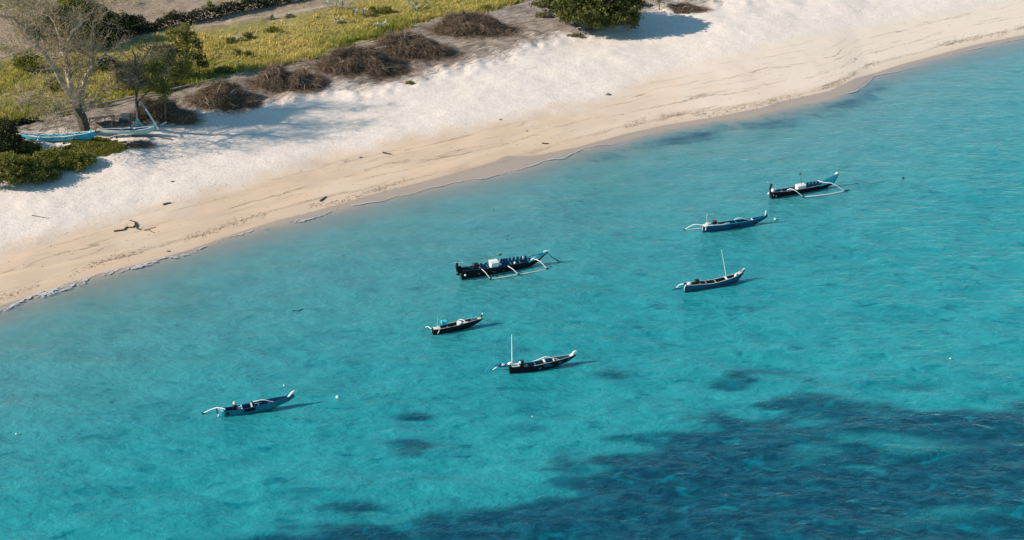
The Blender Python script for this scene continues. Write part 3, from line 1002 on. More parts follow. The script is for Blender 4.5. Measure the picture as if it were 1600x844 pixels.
BACK = [
    ((118, 76), [(112, 45, 0, 2.8, 2.2, 2.1), (126, 30, .5, 2.4, 1.9, 1.6), (98, 60, 0, 1.8, 1.5, 1.2), (90, 34, .6, 1.6, 1.4, 1.2)], m_leaf_black, 'dark dense tree behind the upper limbs of the big pale tree'),
    ((150, 70), [(148, 50, 0, 2.0, 1.6, 1.6), (150, 28, .5, 1.7, 1.5, 1.2), (162, 60, 0, 1.4, 1.2, 1.0)], m_leaf_black, 'dark narrow tree right behind the centre of the pale crown'),
    ((60, 78), [(62, 60, 0, 1.0, 1, .9), (56, 52, .3, .8, .8, .7)], m_leaf_black, 'small dark tree standing on the bare field left of the pale tree trunks'),
    ((130, 40), [(126, 12, 0, 2.2, 1.8, 1.3), (110, 8, 0, 1.6, 1.6, 1.0), (140, 18, .4, 1.4, 1.2, 1.0)], m_leaf_yel, 'yellow-green tree at the top edge of the photo above the pale crown'),
    ((35, 35), [(38, 6, 0, 2.2, 1.8, 1.0), (25, 0, 0, 1.5, 1.3, .8), (52, 2, .3, 1.2, 1.2, .8)], m_leaf_yel, 'yellow-green tree in the top left corner of the photo'),
    ((190, 52), [(182, 36, 0, 1.8, 1.4, .9), (200, 38, .3, 1.6, 1.3, .8), (212, 36, .5, 1.2, 1.2, .7)], m_leaf_black, 'wide low dark tree at the left end of the long field hedge'),
    ((70, 112), [(52, 98, 0, 1.3, 1.1, .8), (40, 92, .4, 1.2, 1, .7), (30, 100, 0, 1.0, 1, .6)], m_leaf_olive, 'olive green bushy tree in the meadow behind the left limb of the pale tree'),
    ((162, 108), [(165, 100, 0, 1.4, 1.1, .55), (152, 102, .3, 1.0, .9, .45)], m_leaf_black, 'low dark thicket between the pale tree and the grey twiggy tree'),
    ((245, 126), [(247, 92, 0, 1.6, 1.3, 1.3), (256, 104, .3, 1.2, 1.2, 1.0), (262, 84, .6, 1.2, 1.0, .8)], m_leaf_grey, 'thin grey-green tree just right of the grey twiggy tree'),
    ((85, 142), [(88, 130, 0, .9, .8, .6), (80, 134, .3, .7, .7, .4)], m_leaf_olive, 'small olive bush in the grass below the fork of the pale tree'),
    ((232, 142), [(222, 128, 0, 1.3, 1.0, .6), (240, 133, .2, 1.5, 1.0, .55), (262, 131, .6, 1.3, 1.0, .55), (200, 131, .6, 1.1, 1.0, .5)], m_leaf_dark, 'long dark low thicket under the grey twiggy crown at the meadow edge'),
]
for b, cl, lm, lab in BACK:
    crown_tree('field_tree', lab, b, cl, lm, .2, 1.15, .1, cr=.42)


def shrub(name, label, px, py, rx, ry, rz, lm, leaf=.15, cat='shrub', group=None, dens=1.0, cr=.3, grid=None, per=22):
    base = G(px, py)
    root = empty(name, base)
    tag(root, label, cat, group)
    st = MB()
    for _ in range(7):
        a = random.uniform(0, 6.28); e = Vector((math.cos(a) * rx * .6, math.sin(a) * ry * .6, rz * random.uniform(.5, .9)))
        st.tube([(0, 0, -.05), e * .5 + Vector((0, 0, .1)), e], [.035, .025, .008], 4, caps=False)
    tag(st.build('stems', m_bark_dark, root), kind='stuff')
    n = int(max(8, 70 * dens * (rx * ry) ** .8))
    P, v = clump_points((0, 0, rz * .25), (rx, ry, rz), n, per, cr, .35, -.1)
    P[:, 2] = np.maximum(P[:, 2], gsurf(P[:, 0] + base.x, P[:, 1] + base.y) - base.z + 0.02)
    link('crown', leaf_mesh('crown', P, leaf, up=.3, vari=v), root, lm)
    return root


# the green thicket in front of the bright turquoise boat
for px, py, rx, ry, rz, lm, lab in [
        (6, 242, 2.2, 2.3, 2.7, m_leaf_black, 'tall dark shrub at the left edge, below the left end of the turquoise boat'),
        (40, 248, 1.9, 1.6, 1.2, m_leaf_dark, 'dark green shrub just below the bow end of the turquoise beached boat'),
        (78, 259, 2.2, 1.8, 1.1, m_leaf_olive, 'olive green rounded shrub in the middle of the thicket below the turquoise boat'),
        (116, 258, 1.9, 1.7, 1.0, m_leaf_olive, 'spreading olive shrub at the right end of the thicket, shading the sand'),
        (12, 282, 2.3, 2.2, 1.9, m_leaf_olive, 'olive shrub in the lowest left corner of the thicket, nearest the white sand'),
        (55, 280, 2.1, 1.8, 1.3, m_leaf_dark, 'dark shrub at the lower edge of the thicket beside white sand'),
        (96, 246, 1.6, 1.1, .5, m_leaf_dark, 'small dark shrub pressed against the side of the turquoise boat')]:
    shrub('thicket_shrub', lab, px, py, rx, ry, rz, lm, .17, 'shrub', 'shrubs of the thicket below the turquoise boat', 1.5, .38, per=30)


def creeper(px0, py0, rx, ry, n, label_kind='stuff'):
    c = G(px0, py0)
    u = RNG.uniform(-1, 1, (n, 2))
    r = np.hypot(u[:, 0], u[:, 1])
    nz = fbm(u[:, 0] * 3 + 4, u[:, 1] * 3, 101, 3)
    k = r < 0.55 + nz * 0.75 - .05
    x = c.x + u[k, 0] * rx; y = c.y + u[k, 1] * ry + u[k, 0] * rx * 0.10
    hz = np.clip(0.75 - r[k], 0, 1)
    P = np.stack([x, y, gsurf(x, y) + .04 + RNG.uniform(0, .38, len(x)) * hz], 1)
    return leaf_mesh('beach_creeper', P, .16, up=.8)


tag(link('beach_creeper', creeper(150, 231, 3.2, 2.4, 13000), None, m_leaf_yel), kind='stuff')

SHR = [
    ('round_shrub', 'round green shrub standing alone in the middle of the meadow', 387, 60, .55, .5, .6, m_leaf_dark),
    ('round_shrub', 'arched dark shrub, the left one of a pair at the meadow centre', 372, 87, .45, .4, .6, m_leaf_dark),
    ('round_shrub', 'arched dark shrub, the right one of a pair at the meadow centre', 388, 88, .45, .4, .5, m_leaf_dark),
    ('round_shrub', 'low grey dry shrub beside the sandy track above the meadow', 453, 27, .5, .4, .3, m_leaf_grey),
    ('round_shrub', 'twiggy grey shrub left of the dry one beside the sandy track', 424, 31, .3, .3, .45, m_leaf_grey),
    ('round_shrub', 'dark rounded shrub near the top of the meadow below the spiky plants', 583, 20, .5, .45, .55, m_leaf_olive),
    ('round_shrub', 'wide olive shrub on the upper meadow right of the rounded one', 604, 20, .9, .6, .6, m_leaf_olive),
    ('round_shrub', 'bushy green clump left of the round shrub on the open meadow', 360, 66, .7, .6, .4, m_leaf_olive),
    ('round_shrub', 'bright clump of tall weeds above the lone round shrub', 426, 50, .9, .6, .45, m_leaf_yel),
    ('round_shrub', 'bushy weeds at the dune edge between two brush heaps', 590, 62, .8, .6, .5, m_leaf_olive),
    ('round_shrub', 'dark weeds where the meadow ends above the second brush heap from the left', 350, 114, 1.3, .7, .5, m_leaf_olive),
    ('round_shrub', 'tuft of yellow-green weeds on the left flank of the leftmost brush heap', 320, 150, .6, .5, .7, m_leaf_yel),
    ('round_shrub', 'small dark shrub in the field corner where the hedge begins', 266, 30, .7, .5, .6, m_leaf_olive),
    ('round_shrub', 'leaning yellow-green bush standing beyond the dark hedge', 328, 14, .5, .4, .75, m_leaf_yel),
    ('round_shrub', 'yellow-green bush cut by the top edge beyond the hedge', 378, 3, .6, .5, .7, m_leaf_yel),
    ('round_shrub', 'dark weeds at the end of the meadow beside the rightmost brush heap', 760, 14, .8, .5, .4, m_leaf_olive),
    ('round_shrub', 'dry grey-brown bush left of the dark evergreen tree', 852, 26, 1.0, .8, .45, m_leaf_grey),
    ('round_shrub', 'dry brown bush half hidden right behind the dark evergreen tree', 1000, 8, .9, .6, .5, m_twig),
    ('grass_tussock', 'small olive grass tussock on the crest of the white beach', 642, 131, .45, .3, .22, m_leaf_olive),
    ('grass_tussock', 'tan grass tussock on the sand below the dark evergreen tree', 902, 57, 1.0, .35, .25, m_leaf_grey),
    ('grass_tussock', 'tan grass tussock on the sand near the top right brush patch', 1066, 20, .9, .4, .22, m_leaf_grey),
]
for nm, lab, px, py, rx, ry, rz, lm in SHR:
    shrub(nm, lab, px, py, rx, ry, rz, lm, .14, 'shrub' if nm == 'round_shrub' else 'grass', None, 1.2, .22)


# the long dark hedge along the field
def hedge(name, label, pts, h, w, lm):
    P3 = [G(*p) for p in pts]
    root = empty(name, P3[0]); tag(root, label, 'hedge')
    Ps = []
    st = MB()
    for a, b in zip(P3[:-1], P3[1:]):
        L = (b - a).length
        n = int(L * 330)
        t = RNG.uniform(0, 1, n)
        q = np.array(a)[None] * (1 - t[:, None]) + np.array(b)[None] * t[:, None]
        lump = fbm(q[:, 0] * 0.8, q[:, 1] * 0.8, 111, 3)
        q[:, 1] += RNG.uniform(-1, 1, n) * w
        q[:, 2] = gsurf(q[:, 0], q[:, 1]) + RNG.uniform(0.03, 1, n) ** .8 * h * (0.55 + 0.9 * lump)
        Ps.append(q - np.array(P3[0]))
        for k in range(int(L / 0.9)):
            s = a.lerp(b, (k + .5) / (L / 0.9)) - P3[0]
            st.tube([s - Vector((0, 0, .2)), s + Vector((random.gauss(0, .15), random.gauss(0, .1), h * .8))], [.04, .015], 4, caps=False)
    tag(st.build('stems', m_bark_dark, root), kind='stuff')
    link('foliage', leaf_mesh('foliage', np.concatenate(Ps), .24), root, lm)


hedge('field_hedge', 'long low dark hedge running between the bare field and the sandy track', [(160, 66), (210, 56), (258, 44), (330, 29), (400, 14), (470, 0), (560, -22)], 1.25, .5, m_leaf_black)
hedge('bank_hedge', 'dark low growth under the timber rail at the left edge of the meadow', [(-20, 200), (20, 196), (60, 190)], 0.5, .4, m_leaf_black)


# agave-like rosettes in the meadow
def rosette(px, py, s, lab):
    b = G(px, py); root = empty('spiky_plant', b)
    tag(root, lab, 'plant', 'spiky plants in the meadow')
    for cl in range(5):
        mb = MB()
        ox, oy = random.uniform(-1, 1) * s * .8, random.uniform(-1, 1) * s * .4
        hh = random.uniform(.2, .7) * s
        mb.tube([(ox * .3, oy * .3, -.05), (ox, oy, hh)], [.05, .035], 5)
        for k in range(14):
            a = k * 2.4 + random.uniform(-.2, .2); el = random.uniform(.1, 1.1)
            d = Vector((math.cos(a) * math.cos(el), math.sin(a) * math.cos(el), math.sin(el)))
            sd = Vector((-math.sin(a), math.cos(a), 0))
            p = Vector((ox, oy, hh)); L = s * random.uniform(.4, .65)
            mb.add([p + sd * .03, p - sd * .03, p + d * L * .6 - sd * .045 + Vector((0, 0, .03)), p + d * L * .6 + sd * .045 + Vector((0, 0, .03)), p + d * L - Vector((0, 0, .12 * s))], [(0, 1, 2, 3), (3, 2, 4)])
        mb.build('leaf_rosette', m_agave, root, sm=False)


m_agave = mat('pale_spiky_leaf', (0.42, 0.40, 0.26), .6, .4, 3, .3)
rosette(522, 15, 1.5, 'largest pale spiky plant, at the left by the end of the sandy track')
rosette(566, 27, 1.2, 'pale spiky plant below and right of the largest one')
rosette(531, 36, .8, 'small spiky plant below the largest one, on open grass')
rosette(652, 16, 1.5, 'wide pale spiky plant on the upper right of the meadow')
rosette(588, 48, 1.1, 'grey spiky plant at the meadow edge above the brush heaps')
rosette(372, 64, .6, 'small pale spiky plant beside the lone round shrub')


# ------------------------------------------------------------------ brush heaps
def brush_heap(lab, px, py, rx, ry, rz, n, rot=0.25, lobes=None):
    rx, ry, n = rx * 1.12, ry * 1.12, int(n * 1.9)
    b = G(px, py); root = empty('brush_heap', b)
    tag(root, lab, 'brush heap', 'heaps of dry brush behind the beach')
    lobes = lobes or [(0, 0, 1, 1, 1)]

    def hgt(x, y):
        z = np.zeros_like(x)
        for (lx, ly, lw, ld, lh) in lobes:
            q = ((x - lx * rx) / (rx * lw)) ** 2 + ((y - ly * ry) / (ry * ld)) ** 2
            z = np.maximum(z, rz * lh * np.sqrt(np.clip(1 - q, 0, 1)))
        return z * np.clip(0.15 + 1.7 * fbm(x * 0.75 + px, y * 0.9, 121, 4), 0, 1.35)
    g = np.linspace(-1.3, 1.3, 30)
    XX, YY = np.meshgrid(g * rx, g * ry)
    ZZ = hgt(XX, YY)
    ZZ = ZZ * 0.86 - 0.06
    x = XX.ravel(); y = YY.ravel(); z = ZZ.ravel()
    i = np.arange(900).reshape(30, 30)
    fq = np.stack([i[:-1, :-1], i[:-1, 1:], i[1:, 1:], i[1:, :-1]], -1).reshape(-1, 4)
    zg = gsurf(x + b.x, y + b.y) - b.z
    fq = fq[(z[fq] > 0.0).any(1)]
    link('packed_core', mesh_np('packed_core', np.stack([x, y, zg + z], 1), fq), root, m_core)
    u = RNG.uniform(-1.15, 1.15, (n * 3, 2)); X_ = u[:, 0] * rx; Y_ = u[:, 1] * ry
    H = hgt(X_, Y_); k = H > 0.08
    X_, Y_, H = X_[k][:n], Y_[k][:n], H[k][:n]
    e = 0.1
    gxx = (hgt(X_ + e, Y_) - H) / e; gyy = (hgt(X_, Y_ + e) - H) / e
    zg = gsurf(X_ + b.x, Y_ + b.y) - b.z
    P = np.stack([X_, Y_, zg + H * RNG.uniform(.75, 1.04, len(X_))], 1)
    dn = np.stack([-gxx, -gyy, -(gxx ** 2 + gyy ** 2)], 1)
    dn /= np.linalg.norm(dn, axis=1)[:, None] + .3
    dn *= RNG.uniform(-.2, .7, len(X_))[:, None]
    rnd = RNG.normal(size=(len(X_), 3)) * .8; rnd[:, 2] = rnd[:, 2] * .45 + .05
    link('twigs', ribbons('twigs', P, dn + rnd, .55, .0115, 3, .25), root, m_twig)
    m = n // 3            # loose twigs strewn round the foot
    an = RNG.uniform(0, 6.28, m); rr = 0.9 + np.abs(RNG.normal(size=m)) * .3
    xs_, ys_ = np.cos(an) * rr * rx, np.sin(an) * rr * ry
    Pf = np.stack([xs_, ys_, gsurf(xs_ + b.x, ys_ + b.y) - b.z + .03 + RNG.uniform(0, .12, m)], 1)
    df_ = RNG.normal(size=(m, 3)) * np.array([1, .8, .25]); df_[:, 2] = np.abs(df_[:, 2])
    tag(link('strewn_twigs', ribbons('strewn_twigs', Pf, df_, .6, .012, 3, .1), root, m_twig), kind='stuff')
    k = RNG.integers(0, len(X_), max(6, n // 260))
    tag(link('pale_sticks', ribbons('pale_sticks', P[k] + np.array([0, 0, .1]), RNG.normal(size=(len(k), 3)) * np.array([1, 1, .5]), 1.4, .03, 3, .2), root, m_wood_grey), kind='stuff')
    return root


brush_heap('leftmost dry brown brush heap, with yellow-green weeds on its left flank', 352, 155, 2.6, 1.7, 1.5, 2600, lobes=[(-.1, 0, .85, 1, 1), (.6, 0, .5, .7, .5)])
brush_heap('second brown brush heap from the left, ending in a low dark tip on the right', 450, 132, 2.9, 1.8, 1.75, 2900, lobes=[(-.1, 0, .9, 1, 1), (.75, -.1, .4, .6, .5)])
brush_heap('largest brown brush heap, in front and left of its overlapping neighbour', 563, 104, 3.7, 2.1, 2.1, 3600, lobes=[(-.3, 0, .7, 1, 1), (.3, 0, .55, .9, .85), (.8, 0, .35, .5, .4)])
brush_heap('brown brush heap behind and right of the largest one', 643, 82, 3.6, 2.0, 2.05, 3400, lobes=[(-.2, .1, .75, 1, 1), (.5, 0, .5, .8, .7)])
brush_heap('rightmost and farthest brush heap, greyer with pale sticks showing', 738, 46, 3.6, 2.0, 1.9, 3300, lobes=[(-.25, 0, .75, 1, .95), (.35, 0, .6, .9, .8), (.85, -.1, .3, .5, .35)])
brush_heap('low dark brush patch on the sand in the top right, beyond the evergreen tree', 1075, 14, 1.7, .7, .5, 900)
brush_heap('black shaded brush heap behind the leaning white pole', 246, 182, 2.0, 1.2, 1.5, 1600)
brush_heap('low dark brush heap right of the slender tree trunk', 278, 186, 1.5, .9, .8, 1000)
b = G(219, 227)
tag(brush_heap('', 219, 227, .75, .4, .3, 500), 'small dark brown heap of dry seaweed on sand below the pale boat', 'seaweed heap', None)


# ------------------------------------------------------------------ rail, sticks, driftwood and a shadow strip
def log_thing(name, lab, cat, pxs, r, m, lift=0.05, group=None, extra=()):
    P = [G(*p) for p in pxs]
    root = P[0]
    mb = MB()
    rr = r if hasattr(r, '__len__') else [r * (1 - .35 * i / max(1, len(P) - 1)) for i in range(len(P))]
    mb.tube([p - root + Vector((0, 0, lift)) for p in P], rr, 6)
    for ex in extra:
        Q = [G(*p) for p in ex]
        mb.tube([q - root + Vector((0, 0, lift * 1.3)) for q in Q], [r * .7 * (1 - .4 * i / len(Q)) for i in range(len(Q))], 5)
    o = mb.build(name, m)
    o.location = root
    return tag(o, lab, cat, group)


log_thing('timber_rail', 'long grey timber rail lying along the meadow edge behind the two beached boats', 'timber', [(88, 183), (120, 176), (160, 167), (200, 158), (242, 149)], .13, m_wood_grey, .3)
log_thing('timber_rail', 'shorter pale timber rail under the weeds left of the leftmost brush heap', 'timber', [(256, 146), (290, 138), (336, 127)], .10, m_wood_grey, .25)
log_thing('driftwood_branch', 'forked crooked driftwood branch lying on the peach sand at the left', 'driftwood', [(178, 362), (186, 361), (194, 360), (197, 356), (202, 356), (208, 356), (211, 353), (211, 348)], .07, m_drift, .05,
          extra=[[(203, 345), (207, 346.5), (211, 347), (214, 351), (215.5, 354)], [(213, 352), (213.5, 358), (217, 359.5), (219, 358)]])
log_thing('driftwood_or_shadow', 'thin forked stick on peach sand right of the crooked branch', 'driftwood', [(226, 360.5), (231, 359.5), (236, 362), (242, 364.5)], .035, m_drift, .03, extra=[[(231, 359.5), (236, 357.5), (244, 355.5)]])
log_thing('driftwood_or_shadow', 'short dark stick at the edge between white and peach sand, above the branch', 'driftwood', [(255, 320.5), (260, 319), (267, 317.5)], .09, m_drift, .05)
log_thing('driftwood_or_shadow', 'dark stub of wood standing out on the peach sand near the waterline', 'driftwood', [(500, 315), (504, 312), (509, 308)], .08, m_drift, .05)
log_thing('driftwood_or_shadow', 'dark straight stick on the peach sand in the centre of the beach', 'driftwood', [(598, 239), (604, 240.5), (611, 241.5)], .09, m_drift, .05)
log_thing('driftwood_or_shadow', 'small dark stick near the wet sand right of the centre', 'driftwood', [(847, 224.5), (852, 225), (857, 225)], .08, m_drift, .05)
log_thing('driftwood_or_shadow', 'thin curved twig lying on white sand at the left edge', 'driftwood', [(50, 337), (60, 339), (68, 340.5), (76, 341.5)], .035, m_drift, .03)
log_thing('driftwood_or_shadow', 'long thin dark strip in place of a cast trunk shadow, on sand below the pale green beached boat', 'driftwood', [(206, 213.5), (225, 213), (245, 214), (258, 217), (270, 219)], .07, m_drift, .04)  # dark rod modelled where a thin cast shadow crosses the sand
for px, py, r, lab in [(950, 148, .24, 'flat grey stone on the white sand below the evergreen tree'), (563, 246, .12, 'small dark stone left of the straight stick in the centre'), (782, 187, .12, 'tiny dark stone on the peach and white sand boundary'),
                       (823, 205, .1, 'tiny dark stone on peach sand above the wet strip'), (263, 393, .12, 'small dark stone on peach sand close to the waterline at left'), (269, 284, .13, 'tiny brown stone on the white sand below the seaweed heap')]:
    p = G(px, py); mb = MB(); mb.ball((0, 0, .02), r, 8, 0, (1.4, 1.0, .45))
    for i, v in enumerate(mb.v):
        mb.v[i] = tuple(c * random.uniform(.85, 1.15) for c in v)
    o = mb.build('beach_stone', mat('beach_stone', (.16, .15, .14), .8)); o.location = p
    tag(o, lab, 'stone')


# ------------------------------------------------------------------ boats
def paint(name, col, rough=.35, var=.18):
    return mat(name, col, rough, var, 2.5, .5, 0.15)


K = dict(black=mat('black_hull_paint', (.006, .007, .009), .55, .18, 2.5, .15, .15), navy=paint('navy_hull_paint', (.020, .075, .16)), blue=mat('blue_hull_paint', (.010, .075, .165), .5, .25, 4, .2, .15),
         teal=mat('teal_hull_paint', (.010, .165, .215), .5, .25, 4, .2, .15), turq=paint('turquoise_paint', (.05, .46, .52)), white=paint('white_paint', (.68, .67, .64), .45, .12),
         cream=paint('cream_paint', (.60, .56, .50), .5, .2), deck=paint('dark_deck', (.035, .045, .05), .6), inblue=paint('faded_blue_inside', (.02, .11, .18), .6),
         wood=m_wood_grey, metal=mat('engine_metal', (.03, .03, .033), .35, .4, 8, .6, 0, None, .6), rope=mat('wet_rope', (.03, .05, .06), .9), silver=mat('dull_metal', (.4, .4, .4), .4, .3, 8, .5, 0, None, .7),
         sky=paint('sky_blue_paint', (.05, .56, .76), .45), pale=paint('pale_aqua_paint', (.33, .55, .52), .5), tarp=mat('dark_tarpaulin', (.05, .06, .065), .7, .5, 1.5, .3, .5),
         bamboo=mat('bamboo', (.30, .22, .13), .6, .5, 5), red=paint('rust_paint', (.20, .07, .04)))


class Boat:
    def __init__(s, name, label, stern, bow, z0=0.0, group=None, cat='boat'):
        s.S = at(*stern, z0) if z0 == 0 else G(*stern)
        z0 = s.S.z
        B = at(bow[0], bow[1], z0)
        s.z0 = z0
        d = B - s.S
        s.ang = math.atan2(d.y, d.x)
        s.ax = Vector((math.cos(s.ang), math.sin(s.ang), 0)); s.ay = Vector((-math.sin(s.ang), math.cos(s.ang), 0))
        mid = s.S + d * .5
        s.o = Vector((mid.x, mid.y, z0))
        s.root = empty(name, s.o, s.ang)
        tag(s.root, label, cat, group)

    def loc(s, W):
        q = W - s.o
        return Vector((q.dot(s.ax), q.dot(s.ay), q.z))

    def P(s, px, py, y=0.0):
        """point of the photo on the hull's lengthwise plane at local y"""
        d = ray(px, py); c = Vector((0, 0, CAM_H))
        t = (y - (c - s.o).dot(s.ay)) / d.dot(s.ay)
        return s.loc(c + d * t)

    def Hz(s, px, py, z=0.0):
        return s.loc(at(px, py, z + s.z0))

    def hull(s, top, bot, hb, mats, floor=.14):
        hb = [h * .76 for h in hb]
        """top: near gunwale px points; bot: lower outline px points; hb: half-beams along the top points"""
        t = [s.P(px, py, -h) for (px, py), h in zip(top, hb)]
        b = [s.P(px, py, -0.1) for (px, py) in bot]
        tx = np.array([p.x for p in t]); tz = np.array([p.z for p in t]); th = np.array(hb)
        bx = np.array([p.x for p in b]); bz = np.array([p.z for p in b])
        o_ = np.argsort(tx); tx, tz, th = tx[o_], tz[o_], th[o_]
        o_ = np.argsort(bx); bx, bz = bx[o_], bz[o_]
        bz = np.where(bz < 0.13, -0.12 if s.z0 == 0 else 0.0, bz)
        x0, x1 = tx[0], tx[-1]
        N = 26
        xs = x0 + (x1 - x0) * (1 - (1 - np.linspace(0, 1, N)) ** 1.25)

        def sm(xq, a, c):
            w = (x1 - x0) * .05
            return (np.interp(xq - w, a, c) + 2 * np.interp(xq, a, c) + np.interp(xq + w, a, c)) / 4 if True else 0
        zt = sm(xs, tx, tz); zb = sm(xs, bx, bz); hh = np.maximum(sm(xs, tx, th), .02)
        zt[-1] = tz[-1]
        zb = np.minimum(zb, zt - .06)
        s.xs, s.zt, s.zb, s.hh = xs, zt, zb, hh
        prof = [(1.0, 1.0), (.97, .72), (.88, .42), (.62, .15), (.12, 0.0)]
        mb = MB()
        vs = []
        for i in range(N):
            H = zt[i] - zb[i]
            ring = [(-hh[i] * a, zb[i] + H * c) for a, c in prof] + [(hh[i] * a, zb[i] + H * c) for a, c in reversed(prof)]
            ti = min(.035, hh[i] * .4)
            fl = min(zb[i] + floor, zt[i] - .03)
            inn = [(hh[i] - ti, zt[i]), (hh[i] * .93 - ti, zt[i] - (zt[i] - fl) * .3), (max(hh[i] * .75 - ti, .005), fl + .02), (0.0, fl),
                   (-max(hh[i] * .75 - ti, .005), fl + .02), (-(hh[i] * .93 - ti), zt[i] - (zt[i] - fl) * .3), (-(hh[i] - ti), zt[i])]
            vs += [(xs[i], y, z) for y, z in ring + inn]
        n = 17
        fs, mi = [], []
        for i in range(N - 1):
            for k in range(n):
                k2 = (k + 1) % n
                fs.append((i * n + k, (i + 1) * n + k, (i + 1) * n + k2, i * n + k2))
                mi.append(2 if (k >= 9 and k < 16) else (1 if (k in (2, 3, 4, 5, 6)) else 0))
        fs.append(tuple(range(n))); mi.append(0)
        fs.append(tuple(reversed(range((N - 1) * n, N * n)))); mi.append(0)
        # inside faces of the two end boards
        mb.v, mb.f, mb.m = vs, fs, mi
        mb.build('hull', mats, s.root)
        # stern board closes the inside
        tb = MB()
        x = xs[0] + .03
        H = zt[0] - zb[0]
        tb.box((x, 0, zb[0] + H * .5 + .03), (.05, hh[0] * 1.82, H * .94))
        tb.build('transom', mats[0], s.root)

    def at_x(s, x):
        return float(np.interp(x, s.xs, s.zt)), float(np.interp(x, s.xs, s.hh)), float(np.interp(x, s.xs, s.zb))

    def rails(s, m, r=.025, a=0.0, b=1.0):
        for sg in (-1, 1):
            mb = MB()
            x0, x1 = s.xs[0], s.xs[-1]
            pts = []
            for t in np.linspace(a, b, 14):
                x = x0 + (x1 - x0) * t; z, h, _ = s.at_x(x)
                pts.append((x, sg * (h - .01), z + .012))
            mb.tube(pts, r * .75, 6)
            mb.build('gunwale', m, s.root)

    def thwart(s, px, py, m, w=.16, name='thwart', dz=-.05):
        x = s.P(px, py, 0).x
        z, h, _ = s.at_x(x)
        mb = MB(); mb.box((x, 0, z + dz), (w * .62, h * 2 - .07, .03)); mb.build(name, m, s.root)

    def tube(s, name, pts, r, m, n=6, parent=None):
        mb = MB(); mb.tube(pts, r, n)
        return mb.build(name, m, parent or s.root)

    def beam(s, pts, m, r=.035, zend=.08, ystart=0.0, name='outrigger_beam'):
        e = s.Hz(*pts[-1], zend)
        P = []
        for i, p in enumerate(pts[:-1]):
            t = i / (len(pts) - 1)
            P.append(s.P(p[0], p[1], ystart + (e.y - ystart) * t))
        P.append(e)
        # round the corners
        Q = [P[0]]
        for i in range(1, len(P) - 1):
            Q += [P[i].lerp(P[i - 1], .3), P[i].lerp(P[i + 1], .3)]
        Q.append(P[-1])
        s.tube(name, Q, r * .6, m)
        # lashing where the beam meets its float
        mb = MB(); mb.ball(e, r * 1.6, 8, 0, (1.5, 1, 1)); mb.build('lashing', K['rope'], s.root)
        return e

    def float_(s, pts, m, r=.06, z=.04, tips=None):
        P = [s.Hz(px, py, z) for px, py in pts]
        Q = []
        for i in range(len(P) - 1):
            Q += [P[i], P[i].lerp(P[i + 1], .5)]
        Q.append(P[-1])
        R = [r * .68 * (.55 if i in (0, len(Q) - 1) else 1) for i in range(len(Q))]
        s.tube('outrigger_float', Q, R, m, 7)
        if tips:
            s.tube('float_tip', [Q[-1] + (Q[-1] - Q[-2]).normalized() * -.05, Q[-1] + (Q[-1] - Q[-2]).normalized() * .35], [r * .8, r * .5], tips)

    def mast(s, p0, p1, m, r=.025, y=0.0, name='mast'):
        a = s.P(*p0, y); b = s.P(*p1, y)
        a.z -= .1
        return s.tube(name, [a, a.lerp(b, .5), b], [r * .78, r * .66, r * .48], m)

    def engine(s, px, py, w, h, m=None, y=0.0, tank=None):
        """px,py: centre of the engine's base"""
        m = m or K['metal']
        c = s.P(px, py, y)
        mb = MB()
        mb.box(c + Vector((0, 0, h * .35)), (w * .8, w * .62, h * .6), taper=.9)
        mb.ball(c + Vector((-w * .1, 0, h * .72)), w * .30, 10, 0, (1.1, .9, .8))
        mb.tube([c + Vector((w * .42, -w * .1, h * .3)), c + Vector((w * .42, -w * .38, h * .3))], w * .26, 10)
        mb.tube([c + Vector((-w * .2, w * .2, h * .6)), c + Vector((-w * .35, w * .25, h * 1.0))], .03, 6)
        e = mb.build('engine', m, s.root)
        t = MB(); t.box(c + Vector((w * .12, 0, h * .88)), (w * .55, w * .55, h * .26)); t.build('fuel_tank', tank or m, e)
        f = MB(); f.tube([c + Vector((w * .46, -w * .40, h * .3)), c + Vector((w * .46, -w * .46, h * .3))], w * .17, 10); f.build('flywheel', K['silver'], e)
        return e

    def shaft(s, px, py, px2, py2, y=0.05):
        a = s.P(px, py, y); b = s.P(px2, py2, y)
        b.z = max(b.z, -.25)
        o = s.tube('propeller_shaft', [a, a.lerp(b, .5), b], [.03, .025, .02], K['metal'])
        mb = MB()
        for k in range(3):
            q = 2.094 * k
            u = Vector((0, math.cos(q), math.sin(q)))
            mb.box(b + u * .07, (.02, .05, .12), 0, 0)
        mb.build('propeller', K['silver'], s.root)

    def patch(s, x_px, width, ztop, zbot, m, name='painted_panel'):
        """a painted panel standing a few mm proud of the near side"""
        x0 = s.P(x_px, 0, 0).x if False else x_px
        mb = MB(); vs = []
        n = 5
        for i in range(n + 1):
            x = x0 + width * i / n
            z, h, zb = s.at_x(x)
            H = z - zb
            for c, a in ((ztop, None), ((ztop + zbot) / 2, None), (zbot, None)):
                aa = float(np.interp(c, [0, .15, .42, .72, 1], [.12, .62, .88, .97, 1.0]))
                vs.append((x, -(h * aa + .006), zb + H * c))
        fs = []
        for i in range(n):
            for k in range(2):
                fs.append((i * 3 + k, i * 3 + k + 1, (i + 1) * 3 + k + 1, (i + 1) * 3 + k))
        mb.add(vs, fs); return mb.build(name, m, s.root, sm=False)

